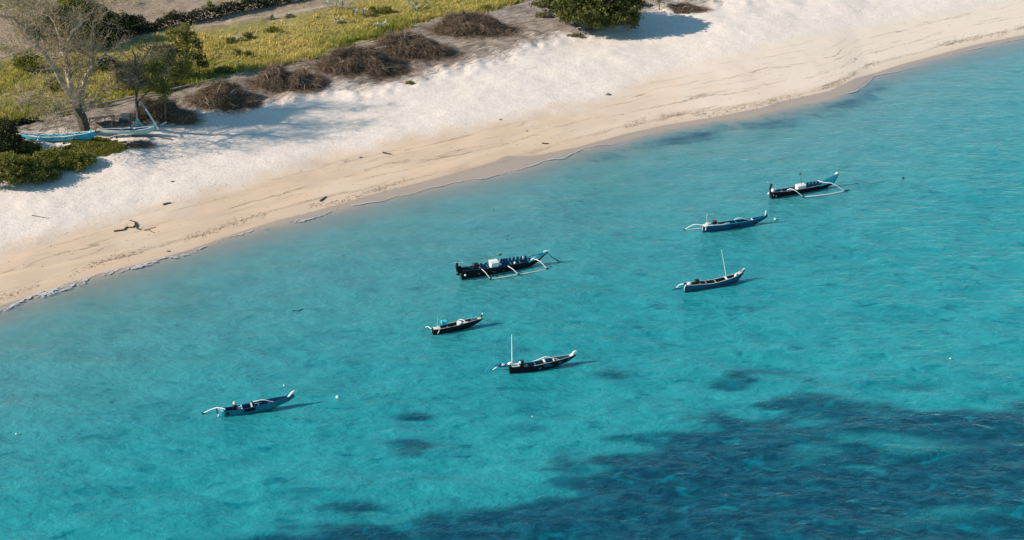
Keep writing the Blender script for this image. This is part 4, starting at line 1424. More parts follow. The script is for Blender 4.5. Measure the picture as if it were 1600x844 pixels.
    def stroke(s, lines, m, w=.035, name='painted_letter'):
        """lines of photo points drawn on the near side of the hull"""
        mb = MB()
        for ln in lines:
            P = []
            for px, py in ln:
                q = s.P(px, py, -.3)
                z, h, zb = s.at_x(q.x)
                q = s.P(px, py, -h * .95)
                z, h, zb = s.at_x(q.x)
                c = min(max((q.z - zb) / (z - zb), 0), 1)
                aa = float(np.interp(c, [0, .15, .42, .72, 1], [.12, .62, .88, .97, 1.0]))
                P.append(Vector((q.x, -(h * aa + .004), q.z)))
            mb.tube(P, w * .5, 4)
        return mb.build(name, m, s.root, sm=False)


def rope(name, lab, pts, r=.02, z=0.02, m=None, group=None):
    P = [at(px, py, z) for px, py in pts]
    mb = MB()
    Q = []
    for i in range(len(P) - 1):
        for t in (0, .33, .66):
            a = P[max(i - 1, 0)]; b_ = P[i]; c = P[i + 1]; d = P[min(i + 2, len(P) - 1)]
            Q.append(0.5 * ((2 * b_) + (c - a) * t + (2 * a - 5 * b_ + 4 * c - d) * t * t + (-a + 3 * b_ - 3 * c + d) * t ** 3))
    Q.append(P[-1])
    mb.tube([q - P[0] for q in Q], r, 5)
    o = mb.build(name, m or K['rope']); o.location = P[0]
    return tag(o, lab, 'rope', group)


GB = 'outrigger boats anchored off the beach'

# --- A: black hull, turquoise bow, top right
b = Boat('outrigger_boat', 'black outrigger boat with a turquoise raised bow and a near-side white float, farthest right', (1213, 307), (1297, 291.5), 0, GB)
b.hull([(1207, 300.5), (1227, 299.5), (1242.5, 297), (1258, 294.5), (1277, 291), (1289, 288.3), (1300, 286)],
       [(1209, 307), (1227, 306.5), (1250, 304), (1274, 299.5), (1287, 295), (1294, 291), (1300, 288)], [.30, .42, .46, .46, .38, .24, .05], [K['black'], K['black'], K['inblue']])
b.rails(K['cream'])
bm = MB()   # the bow fin with its two turquoise cheeks
t0 = b.P(1281, 285.5, .2); t1 = b.P(1281, 289.5, -.3); tip = b.P(1310, 271, 0); lo = b.P(1303, 285, 0); ti2 = b.P(1306, 272.5, 0)
for sg, q in ((1, t0), (-1, t1)):
    bm.add([q, lo, tip, ti2, q + Vector((0, 0, -.12))], [(0, 1, 2, 3), (0, 4, 1)] if sg > 0 else [(3, 2, 1, 0), (1, 4, 0)])
bm.build('bow_cheeks', K['turq'], b.root, sm=False)
b.tube('bow_cap', [b.P(1304.5, 272.5), b.P(1308, 270.3), b.P(1311, 271.5)], [.05, .11, .05], K['white'], 7)
b.tube('stem_post', [b.P(1298, 290), b.P(1303, 285), b.P(1307, 278), b.P(1311, 271)], [.05, .05, .045, .03], K['navy'], 6)
p0, p1 = b.P(1244.5, 295), b.P(1256.5, 294)
mb = MB(); mb.box(((p0.x + p1.x) / 2, 0, (p0.z + p1.z) / 2 + .12), (abs(p1.x - p0.x), .48, .42)); bx = mb.build('storage_box', K['white'], b.root)
mb = MB(); mb.box(((p0.x + p1.x) / 2, 0, (p0.z + p1.z) / 2 + .345), (abs(p1.x - p0.x) + .05, .53, .04)); mb.build('lid', K['white'], bx)
for i, (xx, c) in enumerate([(1259, 'blue'), (1264, 'navy'), (1269, 'blue'), (1274, 'navy')]):
    q = b.P(xx + 2, 290 - i * .8, .36); z, h, _ = b.at_x(q.x)
    mb = MB(); mb.box((q.x, h - .02, z + .10), (.24, .03, .26)); mb.build('side_board', K[c], b.root)
b.mast((1252.5, 290), (1251.3, 268), K['metal'], .03)
q = b.P(1251, 272); mb = MB(); mb.box(q + Vector((-.07, 0, 0)), (.14, .03, .10)); mb.build('mast_flag', K['metal'], b.root)
b.tube('rudder_post', [b.P(1204.5, 303), b.P(1203.5, 294), b.P(1205.5, 287)], [.09, .10, .09], K['black'], 7)
b.tube('tiller_bar', [b.P(1199.5, 284.5), b.P(1206, 286.8), b.P(1213, 287.8)], [.03, .04, .035], K['white'])
for (fx, fy, r) in ((1207.5, 297.5, .17), (1201, 302.5, .09), (1208, 304.5, .10), (1212.3, 305.5, .10)):
    mb = MB(); mb.ball(b.P(fx, fy, -.15), r, 10, 0, (1, 1, 1.1)); mb.build('fender', K['white'], b.root)
b.tube('stern_rod', [b.P(1212, 297), b.P(1212, 288)], .02, K['white'])
for x_, y_, w_ in ((1222, 299, .14), (1236, 297.5, .14), (1288, 289, .12)):
    b.thwart(x_, y_, K['inblue'], w_)
b.beam([(1230, 297), (1234, 295), (1241, 296), (1254.7, 307.5)], K['white'], .05)
b.beam([(1277.5, 282), (1287, 285.5), (1302, 286), (1320, 298.7)], K['white'], .05)
b.float_([(1254, 308), (1266, 307), (1277, 305.6), (1290, 304.3), (1302, 302.3), (1312, 300.3), (1322, 297.8)], K['white'], .065, .05, K['metal'])
rope('anchor_rope', 'dark curved rope floating on the water right of the turquoise-bowed boat', [(1334, 279.2), (1341, 282), (1349, 284), (1357, 286), (1365, 286.7), (1374, 285), (1382, 283.5)])

# --- B: large black boat with box, three near beams
b = Boat('outrigger_boat', 'largest black outrigger boat, white box amidships, three white beams to its near float', (729, 433.5), (838, 414), 0, GB)
b.hull([(722, 423), (741, 422.2), (755, 420.2), (770, 419), (786, 416.5), (806, 413), (825, 409.4), (841, 406), (850, 399), (856, 394)],
       [(725, 433.5), (756, 431.5), (787, 427.5), (806, 423.5), (825, 418), (837.5, 412.5), (844, 407.5), (850, 401), (856, 395.5)], [.34, .46, .50, .52, .52, .48, .40, .24, .12, .03], [K['black'], K['black'], K['inblue']])
b.rails(K['navy'], .025, 0, .85)
bm = MB()
a1 = b.P(818, 404.5, .35); a2 = b.P(826, 409, -.40); tp = b.P(857, 392.5, 0); lo = b.P(848, 400, 0); tl = b.P(848, 395, .05)
bm.add([a1, tl, tp, lo, a1 - Vector((0, 0, .1))], [(0, 1, 2, 3), (0, 3, 4)]); bm.add([a2, tl, tp, lo, a2 - Vector((0, 0, .1))], [(3, 2, 1, 0), (4, 3, 0)])
bm.build('bow_cheeks', K['turq'], b.root, sm=False)
b.tube('bow_cap', [b.P(849, 393.8), b.P(853, 392.4), b.P(858, 391.5)], [.05, .08, .03], K['white'], 6)
q = b.P(836, 404.8); mb = MB(); mb.ball(q, .26, 10, 0, (1.4, .7, .35)); mb.build('bow_deck', K['white'], b.root)
# raised stern with the outboard hung on it
bm = MB(); s0 = b.P(714, 410.5); s1 = b.P(725, 421)
bm.tube([b.P(715, 424, .0), b.P(714, 417), s0], [.10, .13, .08], 7)
bm.build('stern_post', K['black'], b.root)
bm = MB(); bm.add([b.P(716, 412, .2), b.P(716, 412, -.2), b.P(740, 421, -.38), b.P(740, 419.5, .38)], [(0, 1, 2, 3)]); bm.add([b.P(716, 414, .2), b.P(716, 414, -.2), b.P(740, 422.5, -.38), b.P(740, 421, .38)], [(3, 2, 1, 0)]); bm.build('stern_deck', K['inblue'], b.root, sm=False)
b.tube('stern_rail', [b.P(711, 410.5), b.P(717, 411), b.P(724, 410.5)], .035, K['white'])
b.tube('stern_stay', [b.P(714, 411), b.P(715.5, 418), b.P(724, 424)], .04, K['white'])
mb = MB(); mb.box(b.P(718, 421.5, 0), (.35, .3, .5)); e = mb.build('outboard_motor', K['black'], b.root)
mb = MB(); q = b.P(717, 426, 0); mb.box(q + Vector((0, 0, -.05)), (.12, .08, .45)); mb.build('drive_leg', K['metal'], e)
mb = MB(); mb.ball(b.P(715.5, 428.5, 0), .11, 8, 0, (1.6, .7, .8)); mb.build('gearcase', K['metal'], e)
mb = MB(); mb.ball(b.P(727, 430, -.3), .09, 10); mb.build('fender', K['white'], b.root)
p0, p1 = b.P(766, 419), b.P(777.5, 417)
mb = MB(); mb.box(((p0.x + p1.x) / 2, 0, (p0.z + p1.z) / 2 + .22), (abs(p1.x - p0.x), .60, .60)); bx = mb.build('storage_box', K['white'], b.root)
mb = MB(); mb.box(((p0.x + p1.x) / 2, 0, (p0.z + p1.z) / 2 + .54), (abs(p1.x - p0.x) + .05, .66, .05)); mb.build('lid', K['white'], bx)
mb = MB(); mb.box(b.P(780, 412, 0), (.25, .4, .12)); mb.build('bow_crate', K['white'], b.root)
b.engine(743, 419.5, .62, .42, K['metal'])
for i, xx in enumerate((751, 759, 783, 787, 791, 796, 802, 808, 814, 820)):
    q = b.P(xx, 414, .42); z, h, _ = b.at_x(q.x)
    hh = .16 if i < 2 else .30
    mb = MB(); mb.box((q.x, h - .02, z + hh * .42), (.20, .03, hh)); mb.build('side_board', K['blue' if i % 2 else 'navy'], b.root)
mb = MB(); mb.ball(b.P(804.5, 411, -.1), .10, 10, 0, (1, 1, 1.2)); mb.build('water_jug', K['white'], b.root)
for x_, y_ in ((762, 419), (798, 413), (812, 411), (826, 407)):
    b.thwart(x_, y_, K['inblue'], .16)
b.mast((781.5, 410), (781, 398), K['wood'], .035)
mb = MB(); mb.ball(b.P(781.3, 397.8), .10, 8, 0, (1, 1, .9)); mb.build('mast_head', K['metal'], b.root)
b.tube('bamboo_pole', [b.P(724, 406.7), b.P(738, 405.8), b.P(756, 403.2), b.P(770, 400.6), b.P(784, 398)], [.018, .025, .028, .03, .03], K['bamboo'])
b.tube('bow_stay', [b.P(818, 404), b.P(832, 399.6), b.P(848, 395)], .018, K['navy'])
b.tube('forked_rest', [b.P(817.5, 405), b.P(817, 401)], [.03, .06], K['white'])
b.beam([(748, 420.3), (754.5, 420.6), (766, 435.6)], K['white'], .05)
b.beam([(787.5, 415.6), (796, 415.8), (810, 428.6)], K['white'], .055)
b.beam([(829, 406.5), (841, 404.7), (854.5, 420)], K['white'], .06)
b.float_([(765.5, 436), (776, 434.8), (787.5, 433), (799, 431), (810, 429), (824, 426.8), (837.5, 424.4), (850, 421.6), (859, 419.6)], K['cream'], .06, .05)
b.stroke([[(747, 427), (750, 428.5)], [(750, 427), (747.5, 428.7)]], K['wood'], .04, 'painted_mark')
b.stroke([[(769, 424), (772, 426)], [(772, 426), (775, 425)]], K['wood'], .03, 'painted_mark')
b.stroke([[(785.5, 423.5), (789, 423)]], K['wood'], .03, 'painted_mark')
P0 = b.P(855.6, 395.6)
b.tube('mooring_pole', [P0, P0.lerp(b.P(869, 406), .5) + Vector((0, 0, -.05)), b.P(869, 406), b.P(875.6, 410)], [.03, .03, .05, .07], K['rope'])

# --- C: blue boat with scrawled letters
b = Boat('outrigger_boat', 'plain blue outrigger boat with black hand-painted letters on its side, below the farthest boat', (1099, 363), (1170, 352), 0, GB)
b.hull([(1099, 354.5), (1115, 353), (1130, 351.8), (1145, 349.3), (1160, 347.5), (1175, 344.5), (1190, 340), (1199.5, 335)],
       [(1098, 363), (1115, 362.5), (1130, 360.5), (1145, 358), (1160, 354.8), (1175, 351.3), (1190, 346.5), (1197, 342.5), (1200, 338.5)], [.24, .34, .38, .38, .36, .28, .16, .03], [K['blue'], K['blue'], K['navy']])
b.rails(K['turq'], .02, 0.0, .97)
mb = MB(); q0 = b.P(1099, 353.5); z, h, _ = b.at_x(q0.x + .3); mb.box((q0.x + .38, 0, z + .02), (.75, h * 1.9, .05)); mb.build('stern_deck', K['white'], b.root)
mb = MB(); mb.ball((q0.x + .45, .05, z + .10), .16, 10, 0, (1.9, 1.2, .6)); mb.build('net_bundle', K['cream'], b.root)
b.engine(1116.5, 351, .42, .42, K['metal'], 0, K['red'])
b.mast((1104.3, 352), (1104.6, 333), K['white'], .02)
for x_ in (1097.7, 1103):
    q = b.P(x_, 355, -.27 if x_ > 1100 else -.05)
    b.tube('stern_stake', [q + Vector((0, 0, .08)), q - Vector((0, 0, .28))], .035, K['white'])
q = b.P(1195.8, 336, .0); b.tube('bow_post', [q - Vector((0, 0, .1)), b.P(1196.3, 333), b.P(1197.2, 329.3)], [.05, .04, .05], K['white'])
b.thwart(1175, 344, K['white'], .14, dz=.0); b.thwart(1150, 349, K['inblue'], .14); b.thwart(1135, 351, K['inblue'], .14)
b.beam([(1100, 352.8), (1095, 351.5), (1088, 350.3), (1080, 352.2), (1069.5, 359)], K['white'], .045)
b.beam([(1177, 343.6), (1165, 343.2), (1154.5, 339.6), (1147, 343.8), (1136, 351)], K['white'], .045)
b.tube('side_pole', [b.P(1113, 352, -.36), b.P(1128, 351.0, -.39), b.P(1140, 348.3, -.3)], .035, K['white'])
b.float_([(1068.5, 359.8), (1082, 358.2), (1097, 356.5), (1118, 353.5), (1140, 350.5)], K['white'], .05, .04)
b.stroke([[(1144, 352.8), (1141.5, 356.2)], [(1144, 352.8), (1146.5, 352.6)], [(1142.7, 354.6), (1145, 354.3)], [(1141.5, 356.4), (1144.8, 356)]], K['black'], .05)
b.stroke([[(1147, 352.8), (1149.6, 355.4)], [(1149.8, 352.3), (1146.4, 355.8)]], K['black'], .05)
b.stroke([[(1151.2, 352.2), (1150.6, 354.6), (1152.8, 354.3), (1153.4, 351.8)]], K['black'], .05)
b.stroke([[(1155, 351.6), (1154.2, 354)], [(1155, 351.6), (1157, 352.2), (1156.5, 353.4), (1154.2, 354)]], K['black'], .05)
b.stroke([[(1158, 353.6), (1163.5, 348.6)]], K['black'], .06)
b.stroke([[(1177.3, 350.3), (1179, 347.6), (1180, 349.7)], [(1178, 349.2), (1179.6, 348.9)]], K['black'], .045)
b.stroke([[(1181.5, 347), (1181.2, 349.2)], [(1181.5, 347), (1183.8, 347.4), (1183.2, 348.6), (1181.2, 349.2)]], K['black'], .045)

# --- D: weathered slate-blue boat with tall leaning mast
b = Boat('outrigger_boat', 'weathered slate-blue boat with a brown bottom, pale bow and a tall leaning white mast', (1071, 455.8), (1142, 442.5), 0, GB)
b.hull([(1071, 445.5), (1080, 446.5), (1095, 444.7), (1110, 444), (1125, 441), (1140, 436), (1150, 432.8), (1160, 426), (1163.8, 419.5)],
       [(1071, 455.8), (1085, 455.3), (1100, 452.5), (1120, 447.5), (1140, 443), (1150, 440), (1158, 435), (1163, 429), (1164, 424)], [.26, .32, .38, .40, .38, .34, .28, .14, .03], [K['blue'], mat('brown_bottom', (.055, .045, .04), .7, .5, 5), K['deck']])
b.rails(K['cream'], .03)
mb = MB(); q = b.P(1157, 426.5); mb.ball(q, .2, 10, 0, (2.6, .55, .35)); mb.build('bow_lining', K['cream'], b.root)
mb = MB(); mb.ball(b.P(1149.8, 430.8, -.05), .13, 10); mb.build('buoy_float', K['white'], b.root)
b.engine(1088, 445.0, .46, .46, K['metal'])
mb = MB(); mb.ball(b.P(1077, 443.5), .16, 10, 0, (1.3, 1, .9)); mb.build('white_bundle', K['white'], b.root)
b.tube('transom_trim', [b.P(1071.5, 445.5, -.26), b.P(1069.5, 449.5, -.2), b.P(1069.3, 454, -.1)], .035, K['white'])
b.thwart(1134, 435.5, K['white'], .22, dz=.02)
b.thwart(1118, 441, K['wood'], .10); b.thwart(1104, 443, K['wood'], .10)
b.mast((1135.5, 434), (1127.6, 390.5), K['white'], .04)
b.tube('side_pole', [b.P(1098, 441.8, .3), b.P(1115, 438.6, .32), b.P(1132, 434.5, .3)], .028, K['wood'])
b.beam([(1071, 444.5), (1068, 443.8), (1064, 444), (1060, 446), (1056, 450.5)], K['white'], .045, .05)
b.float_([(1049.3, 453.2), (1060, 450.8), (1069, 448.8), (1085, 444.8)], K['navy'], .055, .04)
b.stroke([[(1073, 449), (1079, 449.5)], [(1099, 447.6), (1104, 447)]], K['red'], .03, 'scuff_mark')
rope('anchor_rope', 'dark rope floating off the bow of the slate-blue boat with the leaning mast', [(1176.5, 430.5), (1181, 433.5), (1186, 435.5), (1193, 435.4), (1203, 436)])

# --- E: small black boat with teal engine cover
b = Boat('outrigger_boat', 'smallest black boat, with a teal engine cover and a black bow post tipped white', (677, 521.8), (740, 511), 0, GB)
b.hull([(686, 515), (700, 512), (714, 509.2), (726, 505.5), (740, 501.5), (750, 499), (756, 497.8)],
       [(684, 521.5), (700, 518.8), (720, 515.2), (740, 509.7), (748, 505), (754, 500.5), (756, 498.6)], [.30, .36, .38, .36, .28, .16, .04], [K['black'], K['black'], K['deck']])
mb = MB(); x0 = b.xs[0]; z, h, zb = b.at_x(x0)
mb.box((x0 - .22, 0, (z + zb) / 2 + .02), (.46, h * 1.75, z - zb - .06)); mb.build('stern_well', K['black'], b.root)
b.rails(K['cream'], .02)
b.tube('transom_trim', [b.P(686.5, 514, -.32), b.P(686, 518, -.32), b.P(684, 521, -.3)], .03, K['cream'])
b.tube('transom_trim', [b.P(674.5, 513.5, .28), b.P(674.5, 518, .26), b.P(675.5, 521.8, .2)], .03, K['cream'])
mb = MB(); mb.box((x0 - .1, 0, z + .02), (.5, h * 1.6, .05)); mb.build('stern_deck', K['cream'], b.root)
b.engine(693.5, 511.5, .44, .40, K['metal'])
q = b.P(694, 503.8); mb = MB(); mb.box(q, (.42, .36, .26)); c_ = mb.build('engine_cover', K['turq'], b.root)
mb = MB(); mb.ball(b.P(690.5, 503.5, -.12), .10, 10); mb.build('tank_cap', K['turq'], c_)
mb = MB(); q = b.P(717.5, 506.2, -.1); mb.tube([q - Vector((0, 0, .14)), q + Vector((0, 0, .14))], [.16, .19], 12); mb.build('white_bucket', K['white'], b.root)
mb = MB(); q = b.P(727, 504.0, 0); mb.ball(q, .12, 8, 0, (2.6, 1.1, .5)); mb.build('folded_net', K['cream'], b.root)
mb = MB(); q = b.P(740, 499.5, 0); mb.ball(q, .13, 8, 0, (1.8, 1.1, .6)); mb.build('dark_bundle', K['navy'], b.root)
mb = MB(); q = b.P(749.5, 497.2, 0); mb.ball(q, .10, 8, 0, (2.2, .8, .5)); mb.build('bow_lining', K['cream'], b.root)
pp = b.tube('bow_post', [b.P(752.5, 498), b.P(752.6, 494), b.P(753.8, 490.6)], [.05, .045, .04], K['black'])
b.tube('post_tip', [b.P(753.5, 491.2), b.P(754.3, 489.3)], .045, K['white'], parent=pp)
b.mast((683.5, 511), (683.5, 494), K['cream'], .014)
b.beam([(727, 502), (722.5, 500), (719, 498.4), (715.5, 501.3), (712, 505)], K['white'], .035, .1)
b.beam([(674, 514), (670.5, 511.5), (667.5, 509.4), (664, 512.8)], K['white'], .035, .2)
b.float_([(653.5, 519), (663, 516.8), (673, 514.6), (684, 512.3)], K['metal'], .05, .04)
rope('anchor_rope', 'thin taut rope running down from the bow of the smallest black boat', [(757, 499.5), (765, 502), (773, 504.2), (779, 505.8), (782, 507.5)], .018, .05)

# --- F: black boat with tall white mast
b = Boat('outrigger_boat', 'black boat with blue paint patches, a white horned bow and a tall upright white mast', (795, 583.8), (872, 572), 0, GB)
b.hull([(797, 573.5), (815, 574.5), (830, 573), (845, 570), (860, 566.5), (875, 562.5), (890, 558), (900, 554)],
       [(793.5, 583.5), (803, 584), (820, 581.8), (840, 578), (860, 574), (880, 569.3), (892, 564), (897, 559.5), (900, 556)], [.28, .36, .40, .40, .38, .32, .20, .04], [K['black'], K['black'], K['inblue']])
b.rails(K['cream'], .018, 0.35, 1)
b.tube('bow_horn', [b.P(891, 557), b.P(895, 553.5), b.P(897.5, 549.5), b.P(901, 548.2)], [.10, .11, .08, .03], K['white'], 7)
b.mast((800.3, 573), (799.6, 523), K['white'], .055)
mb = MB(); q0 = b.P(799, 573); z, h, _ = b.at_x(q0.x + .3); mb.box((q0.x + .3, 0, z + .02), (.55, h * 1.7, .05)); mb.build('stern_deck', K['cream'], b.root)
mb = MB(); mb.ball(b.P(797, 568), .13, 8, 0, (1.5, 1, .8)); mb.build('white_bundle', K['white'], b.root)
mb = MB(); mb.ball(b.P(803, 571.5), .11, 8, 0, (1.6, 1, .8)); mb.build('folded_net', K['cream'], b.root)
b.engine(814.5, 573.6, .44, .5, K['metal'])
mb = MB(); mb.ball(b.P(812.5, 566.5, -.1), .11, 8); mb.build('white_jug', K['white'], b.root)
mb = MB(); q = b.P(822, 572.5); mb.box(q, (.30, .3, .06)); mb.build('deck_plate', K['wood'], b.root)
b.tube('stern_platform', [b.P(798, 571.6, .15), b.P(786, 572.2, .3), b.P(778, 572.2, .4), b.P(772.5, 570.5, .45)], [.07, .08, .07, .04], K['navy'], 6)
for x_, r_ in ((781, .1), (776.5, .06)):
    mb = MB(); mb.ball(b.P(x_, 569.4, .35), r_, 8, 0, (1, 1, 1.2)); mb.build('stern_knob', K['navy'], b.root)
mb = MB(); mb.ball(b.P(786, 569.8, .3), .10, 8, 0, (1.8, 1, .6)); mb.build('folded_cloth', K['white'], b.root)
b.beam([(778, 572), (775.5, 574), (769, 578.6)], K['white'], .04, .08, .35)
b.beam([(876, 562.5), (865, 560), (853.5, 557), (845, 560), (835, 564.5), (820, 568.3)], K['white'], .05, .22)
b.thwart(850, 567.3, K['white'], .22, dz=.06); b.thwart(865, 563.5, K['cream'], .14); b.thwart(836, 571, K['inblue'], .14)
b.float_([(768.5, 579), (780, 577), (792, 575.2), (812, 571.8), (832, 567.5)], K['turq'], .045, .04)
for px_, w_, zt_, zb_ in ((851, .38, .9, .55), (859, .22, .75, .45), (873, .30, .8, .4), (888, .22, .85, .35), (842, .14, .6, .35)):
    b.patch(b.P(px_, 566, -.3).x, w_, zt_, zb_, K['blue'])
b.stroke([[(843, 576.2), (846, 574.6)]], K['cream'], .03, 'scuff_mark')

# --- G: teal boat lower left
b = Boat('outrigger_boat', 'teal boat at the lower left, white curved bow, white beam trailing off its stern', (350, 651.3), (425, 638.5), 0, GB)
b.hull([(350, 642), (357, 643), (380, 640), (395, 637), (411, 633), (427, 628.7), (443, 624), (452.4, 620.7), (459.5, 616)],
       [(350, 651.3), (373.8, 650.5), (400, 645.9), (421.6, 639.8), (437.5, 634), (452.4, 628), (458, 623.5), (460.5, 619)], [.26, .32, .38, .40, .38, .34, .24, .12, .03], [K['teal'], K['teal'], K['navy']])
b.rails(K['blue'], .025, 0, .98)
b.tube('bow_horn', [b.P(450.5, 620.5), b.P(453.5, 617), b.P(456, 613.5), b.P(460, 610.4)], [.07, .07, .065, .03], K['white'], 7)
b.tube('stem_post', [b.P(456, 622.5), b.P(460, 620), b.P(460.6, 619)], [.04, .035, .02], K['navy'], 6)
b.engine(367, 639.2, .34, .34, K['metal'])
mb = MB(); mb.ball(b.P(366.5, 630.3), .13, 10, 0, (1, .9, 1.1)); mb.build('air_filter', K['cream'], b.root)
b.tube('exhaust_pipe', [b.P(366.5, 631), b.P(368, 636), b.P(371.5, 638.8)], [.05, .05, .045], K['white'])
mb = MB(); mb.box(b.P(375.5, 637.6), (.30, .3, .10)); mb.build('deck_box', K['pale'], b.root)
b.thwart(377.5, 637.2, K['white'], .10, dz=.03); b.thwart(393, 635, K['cream'], .16, dz=.04); b.thwart(404, 633, K['inblue'], .14); b.thwart(420, 629, K['navy'], .14)
b.patch(b.P(381, 640, -.35).x, .78, .99, .60, K['black'], 'dark_panel')
b.patch(b.P(353.5, 645, -.3).x, .20, .85, .50, K['black'], 'dark_panel')
b.patch(b.P(450, 625, -.1).x, .22, .80, .2, K['navy'], 'dark_panel')
q = b.P(345, 641)
b.tube('transom_trim', [b.P(346.5, 639.8), b.P(349, 643.5, -.15)], [.05, .03], K['white'])
mb = MB(); x0 = b.xs[0]; z, h, zb = b.at_x(x0)
mb.box((x0 - .10, 0, (z + zb) / 2), (.2, h * 1.6, (z - zb) * .9)); mb.build('stern_board', K['turq'], b.root)
b.beam([(352, 639.5), (345, 637.3), (336, 636.9), (317, 645.8)], K['white'], .05, .08)
b.tube('rudder_stake', [b.P(342, 637.5), b.P(342.8, 644), b.P(341, 651)], [.05, .055, .04], K['white'], 6)
b.tube('rudder_stake', [b.P(338, 639), b.P(339.8, 644), b.P(341, 647)], [.05, .05, .03], K['navy'], 6)
b.beam([(431, 628.6), (421, 627), (411, 624.4), (402, 626.3), (393, 628.7)], K['white'], .05, .5)
b.tube('side_pole', [b.P(397, 631.5, .2), b.P(407, 629, .25), b.P(415, 627, .3)], .02, K['pale'])

# --- buoys and floating bits
def buoy(px, py, r, m, lab, name='mooring_buoy', mark=True):
    p = at(px, py, .02)
    root = empty(name, p); tag(root, lab, 'buoy')
    mb = MB(); mb.ball((0, 0, r * .35), r, 12, 0, (1, 1, .9)); mb.build('float_body', m, root)
    mb = MB(); mb.tube([(0, 0, r * 1.1), (r * .3, 0, r * 1.5), (r * .1, .0, r * 1.15)], r * .14, 5); mb.build('rope_eye', K['rope'], root)


buoy(527.5, 621.5, .13, K['white'], 'white buoy floating between the teal boat and the black boat with the tall mast')
buoy(1211, 343, .11, K['white'], 'white buoy just off the bow of the blue boat with letters')
buoy(1411, 278.5, .11, K['metal'], 'black buoy at the end of the farthest boat\'s mooring')
buoy(444, 602.5, .06, K['white'], 'tiny white buoy above the bow of the teal boat')
buoy(26, 678.5, .08, K['pale'], 'pale buoy floating alone near the left edge of the water')
buoy(1485, 560.5, .06, K['white'], 'tiny white buoy in the lighter water at the far right')
buoy(832, 651, .045, K['white'], 'tiny white buoy alone below the boat with the tall mast')
rope('floating_twig', 'small curved dark twig floating between the beach and the largest boat', [(457, 486), (461, 485.2), (466, 486.2), (470, 484.2), (474, 483)], .035)
rope('floating_rope_end', 'short dark rope end floating right of the slate-blue boat', [(1284, 427.5), (1287, 427), (1290, 428)], .02)
rope('floating_weed', 'tiny dark weed scrap floating off the wet sand in the centre', [(771, 327.5), (773, 328.3)], .05)
rope('floating_weed', 'tiny dark weed scrap floating left of the tall-masted boat', [(792, 368), (794, 368.4)], .05)

# ------------------------------------------------------------------ the two boats drawn up on the beach
GBB = 'boats drawn up on the beach'
b = Boat('beached_boat', 'bright turquoise boat with white gunwale pulled up among green shrubs under the pale tree', (40, 221.5), (134, 219), 1, GBB)
b.hull([(31, 209), (40, 212), (55, 214.5), (70.5, 215.2), (97, 214), (125, 210.5), (138, 208), (148, 205.5)],
       [(34, 213), (42, 220), (70.5, 222.8), (101, 222.6), (131, 220.4), (143, 218), (147, 214), (149, 210)], [.10, .30, .42, .46, .46, .38, .26, .08], [K['sky'], K['sky'], K['turq']])
b.rails(K['white'], .045)
for sg in (0, 1, 2, 3):
    x_ = (60, 83, 104, 123)[sg]; q = b.P(x_, 213); z, h, _ = b.at_x(q.x)
    mb = MB(); mb.tube([(q.x, -h - .02, z - .25), (q.x, -h * .9, z + .05), (q.x + .03, h * .9, z + .05), (q.x + .03, h + .02, z - .2)], .03, 5); mb.build('rope_lashing', K['blue'], b.root)
b.tube('bamboo_float', [b.P(31, 205.5, .55), b.P(60, 207.5, .55), b.P(90, 210.5, .5), b.P(112, 210, .5), b.P(130, 207.8, .45)], [.05, .075, .08, .08, .05], K['cream'])
b.tube('outrigger_leg', [b.P(61.5, 212.5, -.3), b.P(59.5, 217, -.7), b.P(57.4, 224.5, -.9)], .05, K['white'])
b.tube('white_pole', [b.P(44, 211, .0), b.P(62, 214.5, -.1), b.P(76, 215, -.2)], .05, K['white'])
b.tube('white_pole', [b.P(96, 214.2, -.42), b.P(113, 212.2, -.4)], .05, K['white'])
for x_ in (52, 75, 95, 117):
    b.thwart(x_, 213, K['turq'], .2)
b.tube('stem_post', [b.P(140, 208), b.P(141.5, 204.5), b.P(142, 202.5)], [.08, .07, .05], K['sky'])
b.tube('stern_timber', [b.P(144, 207, .2), b.P(150.5, 205, .3)], [.12, .12], m_drift)

b = Boat('beached_boat', 'pale aqua boat with a whitewashed left half on the sand under a dark sun shelter', (160, 210), (232, 208.5), 1, GBB)
b.hull([(155.5, 203), (170, 204), (185, 205.2), (205, 204.8), (221.6, 203), (233, 200.5), (241, 197.5)],
       [(157, 207), (165, 210.2), (185, 211.5), (211, 211.8), (231, 209.5), (239, 206), (241.5, 201)], [.12, .30, .38, .42, .40, .30, .06], [K['pale'], K['pale'], K['navy']])
b.rails(K['white'], .035)
b.patch(b.xs[0] + .02, b.P(186, 207, -.4).x - b.xs[0] - .02, .97, .25, K['white'], 'whitewashed_panel')
for x_ in (175, 192, 210, 225):
    b.thwart(x_, 203, K['inblue'], .2)
b.tube('bow_horn', [b.P(232, 200.8), b.P(236, 197.8), b.P(240.5, 197)], [.07, .09, .05], K['turq'])
b.tube('bow_trim', [b.P(231, 202.8, -.2), b.P(235.5, 198, -.1)], .04, K['white'])
for x0_, y0_, x1_, y1_ in ((199, 202, 205, 199.5), (207, 203, 212, 200), (189, 202.5, 188, 200)):
    b.tube('loose_stick', [b.P(x0_, y0_), b.P(x1_, y1_)], .025, K['white'])

# dark sun shelter behind it
r0 = G(176, 202)
sh = empty('sun_shelter', r0)
tag(sh, 'dark tarpaulin shelter on thin posts behind the pale aqua boat', 'shelter')


def shp(px, py, dy=0.0):
    return atY(px, py, r0.y + dy) - r0


for (px, py0, py1, dy) in ((164, 202, 184, .2), (175, 202, 182.5, .2), (204, 202, 178, 0.5), (140, 198, 185, 1.2), (178, 196, 181, 1.6), (210, 198, 178, 1.6)):
    a = G(px, py0 if dy < 1 else py0 - 2) - r0
    t_ = shp(px, py1, a.y)
    mb = MB(); mb.tube([a - Vector((0, 0, .15)), t_], .05, 6); mb.build('post', m_bark_dark, sh)
mb = MB()


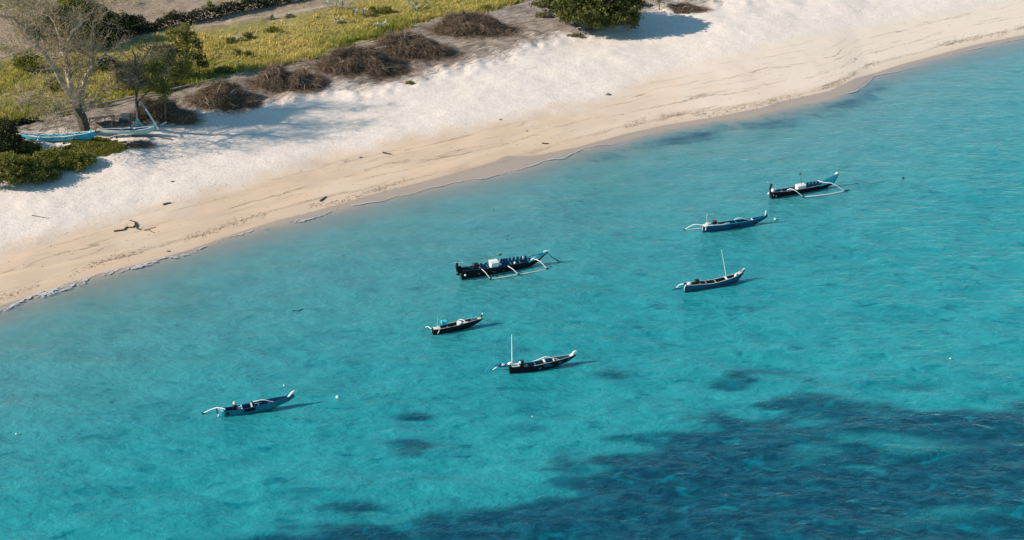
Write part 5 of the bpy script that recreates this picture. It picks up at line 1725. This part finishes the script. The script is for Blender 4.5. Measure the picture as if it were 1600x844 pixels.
def sheet(c4, n=8, sag=.12, th=.03):
    vs, fs = [], []
    for layer in (0, 1):
        for i in range(n + 1):
            for j in range(n + 1):
                u, v = i / n, j / n
                p = (c4[0] * (1 - u) + c4[1] * u) * (1 - v) + (c4[3] * (1 - u) + c4[2] * u) * v
                p = p + Vector((0, 0, -sag * math.sin(u * math.pi) * math.sin(v * math.pi) + random.gauss(0, .012) - layer * th))
                vs.append(p)
    m_ = (n + 1) ** 2
    for i in range(n):
        for j in range(n):
            q = i * (n + 1) + j
            fs.append((q, q + n + 1, q + n + 2, q + 1)); fs.append((m_ + q, m_ + q + 1, m_ + q + n + 2, m_ + q + n + 1))
    return vs, fs


vs, fs = sheet([shp(133, 187.5, -.1), shp(180, 181, -.1), shp(178, 179, 1.6), shp(135, 184.5, 1.6)])
mb.add(vs, fs); mb.build('roof_sheet', K['tarp'], sh)
mb = MB(); vs, fs = sheet([shp(184, 194, .2), shp(213, 188, .2), shp(213, 176, .9), shp(189, 177, .9)], sag=-.15)
mb.add(vs, fs); mb.build('hanging_tarpaulin', K['tarp'], sh)
mb = MB(); mb.tube([shp(133, 187.5, 0), shp(158, 184, 0), shp(180, 180.8, 0)], .04, 5); mb.build('roof_pole', m_bark_dark, sh)

a = G(249, 203); tpt = atY(222, 162, a.y + 1.2)
mb = MB(); mb.tube([Vector((0, 0, -.1)), (tpt - a) * .5, (tpt - a) * .8], [.09, .085, .075], 8)
o = mb.build('leaning_pole', K['white']); o.location = a; tag(o, 'white painted pole leaning against the twiggy tree beside the pale aqua boat', 'pole')
mb = MB(); mb.tube([(tpt - a) * .8, tpt - a], [.073, .06], 8); mb.build('pole_head', K['turq'], o)
# the white and blue cloth hung on the trunk
a = G(214, 200); root = empty('hung_net', a); tag(root, 'pale blue net hung on the foot of the twiggy tree behind the pale boat', 'net')
mb = MB()
for k in range(16):
    t_ = shp(213.5 + random.gauss(0, 1.2), 187 + random.uniform(-2, 2), (a.y - r0.y) - .25) + r0 - a
    e = Vector((random.gauss(0, .55), random.gauss(-.3, .25), .05))
    mb.tube([t_, t_.lerp(e, .5) + Vector((0, 0, -.1)), e], [.03, .035, .03], 4)
tag(mb.build('net_strands', K['pale'], root), kind='stuff')
a = G(256, 197); mb = MB(); mb.box((0, 0, .25), (.7, .07, .12), ry=-.5); o = mb.build('loose_plank', K['white']); o.location = a
tag(o, 'short pale plank lying on sand right of the leaning white pole', 'plank')
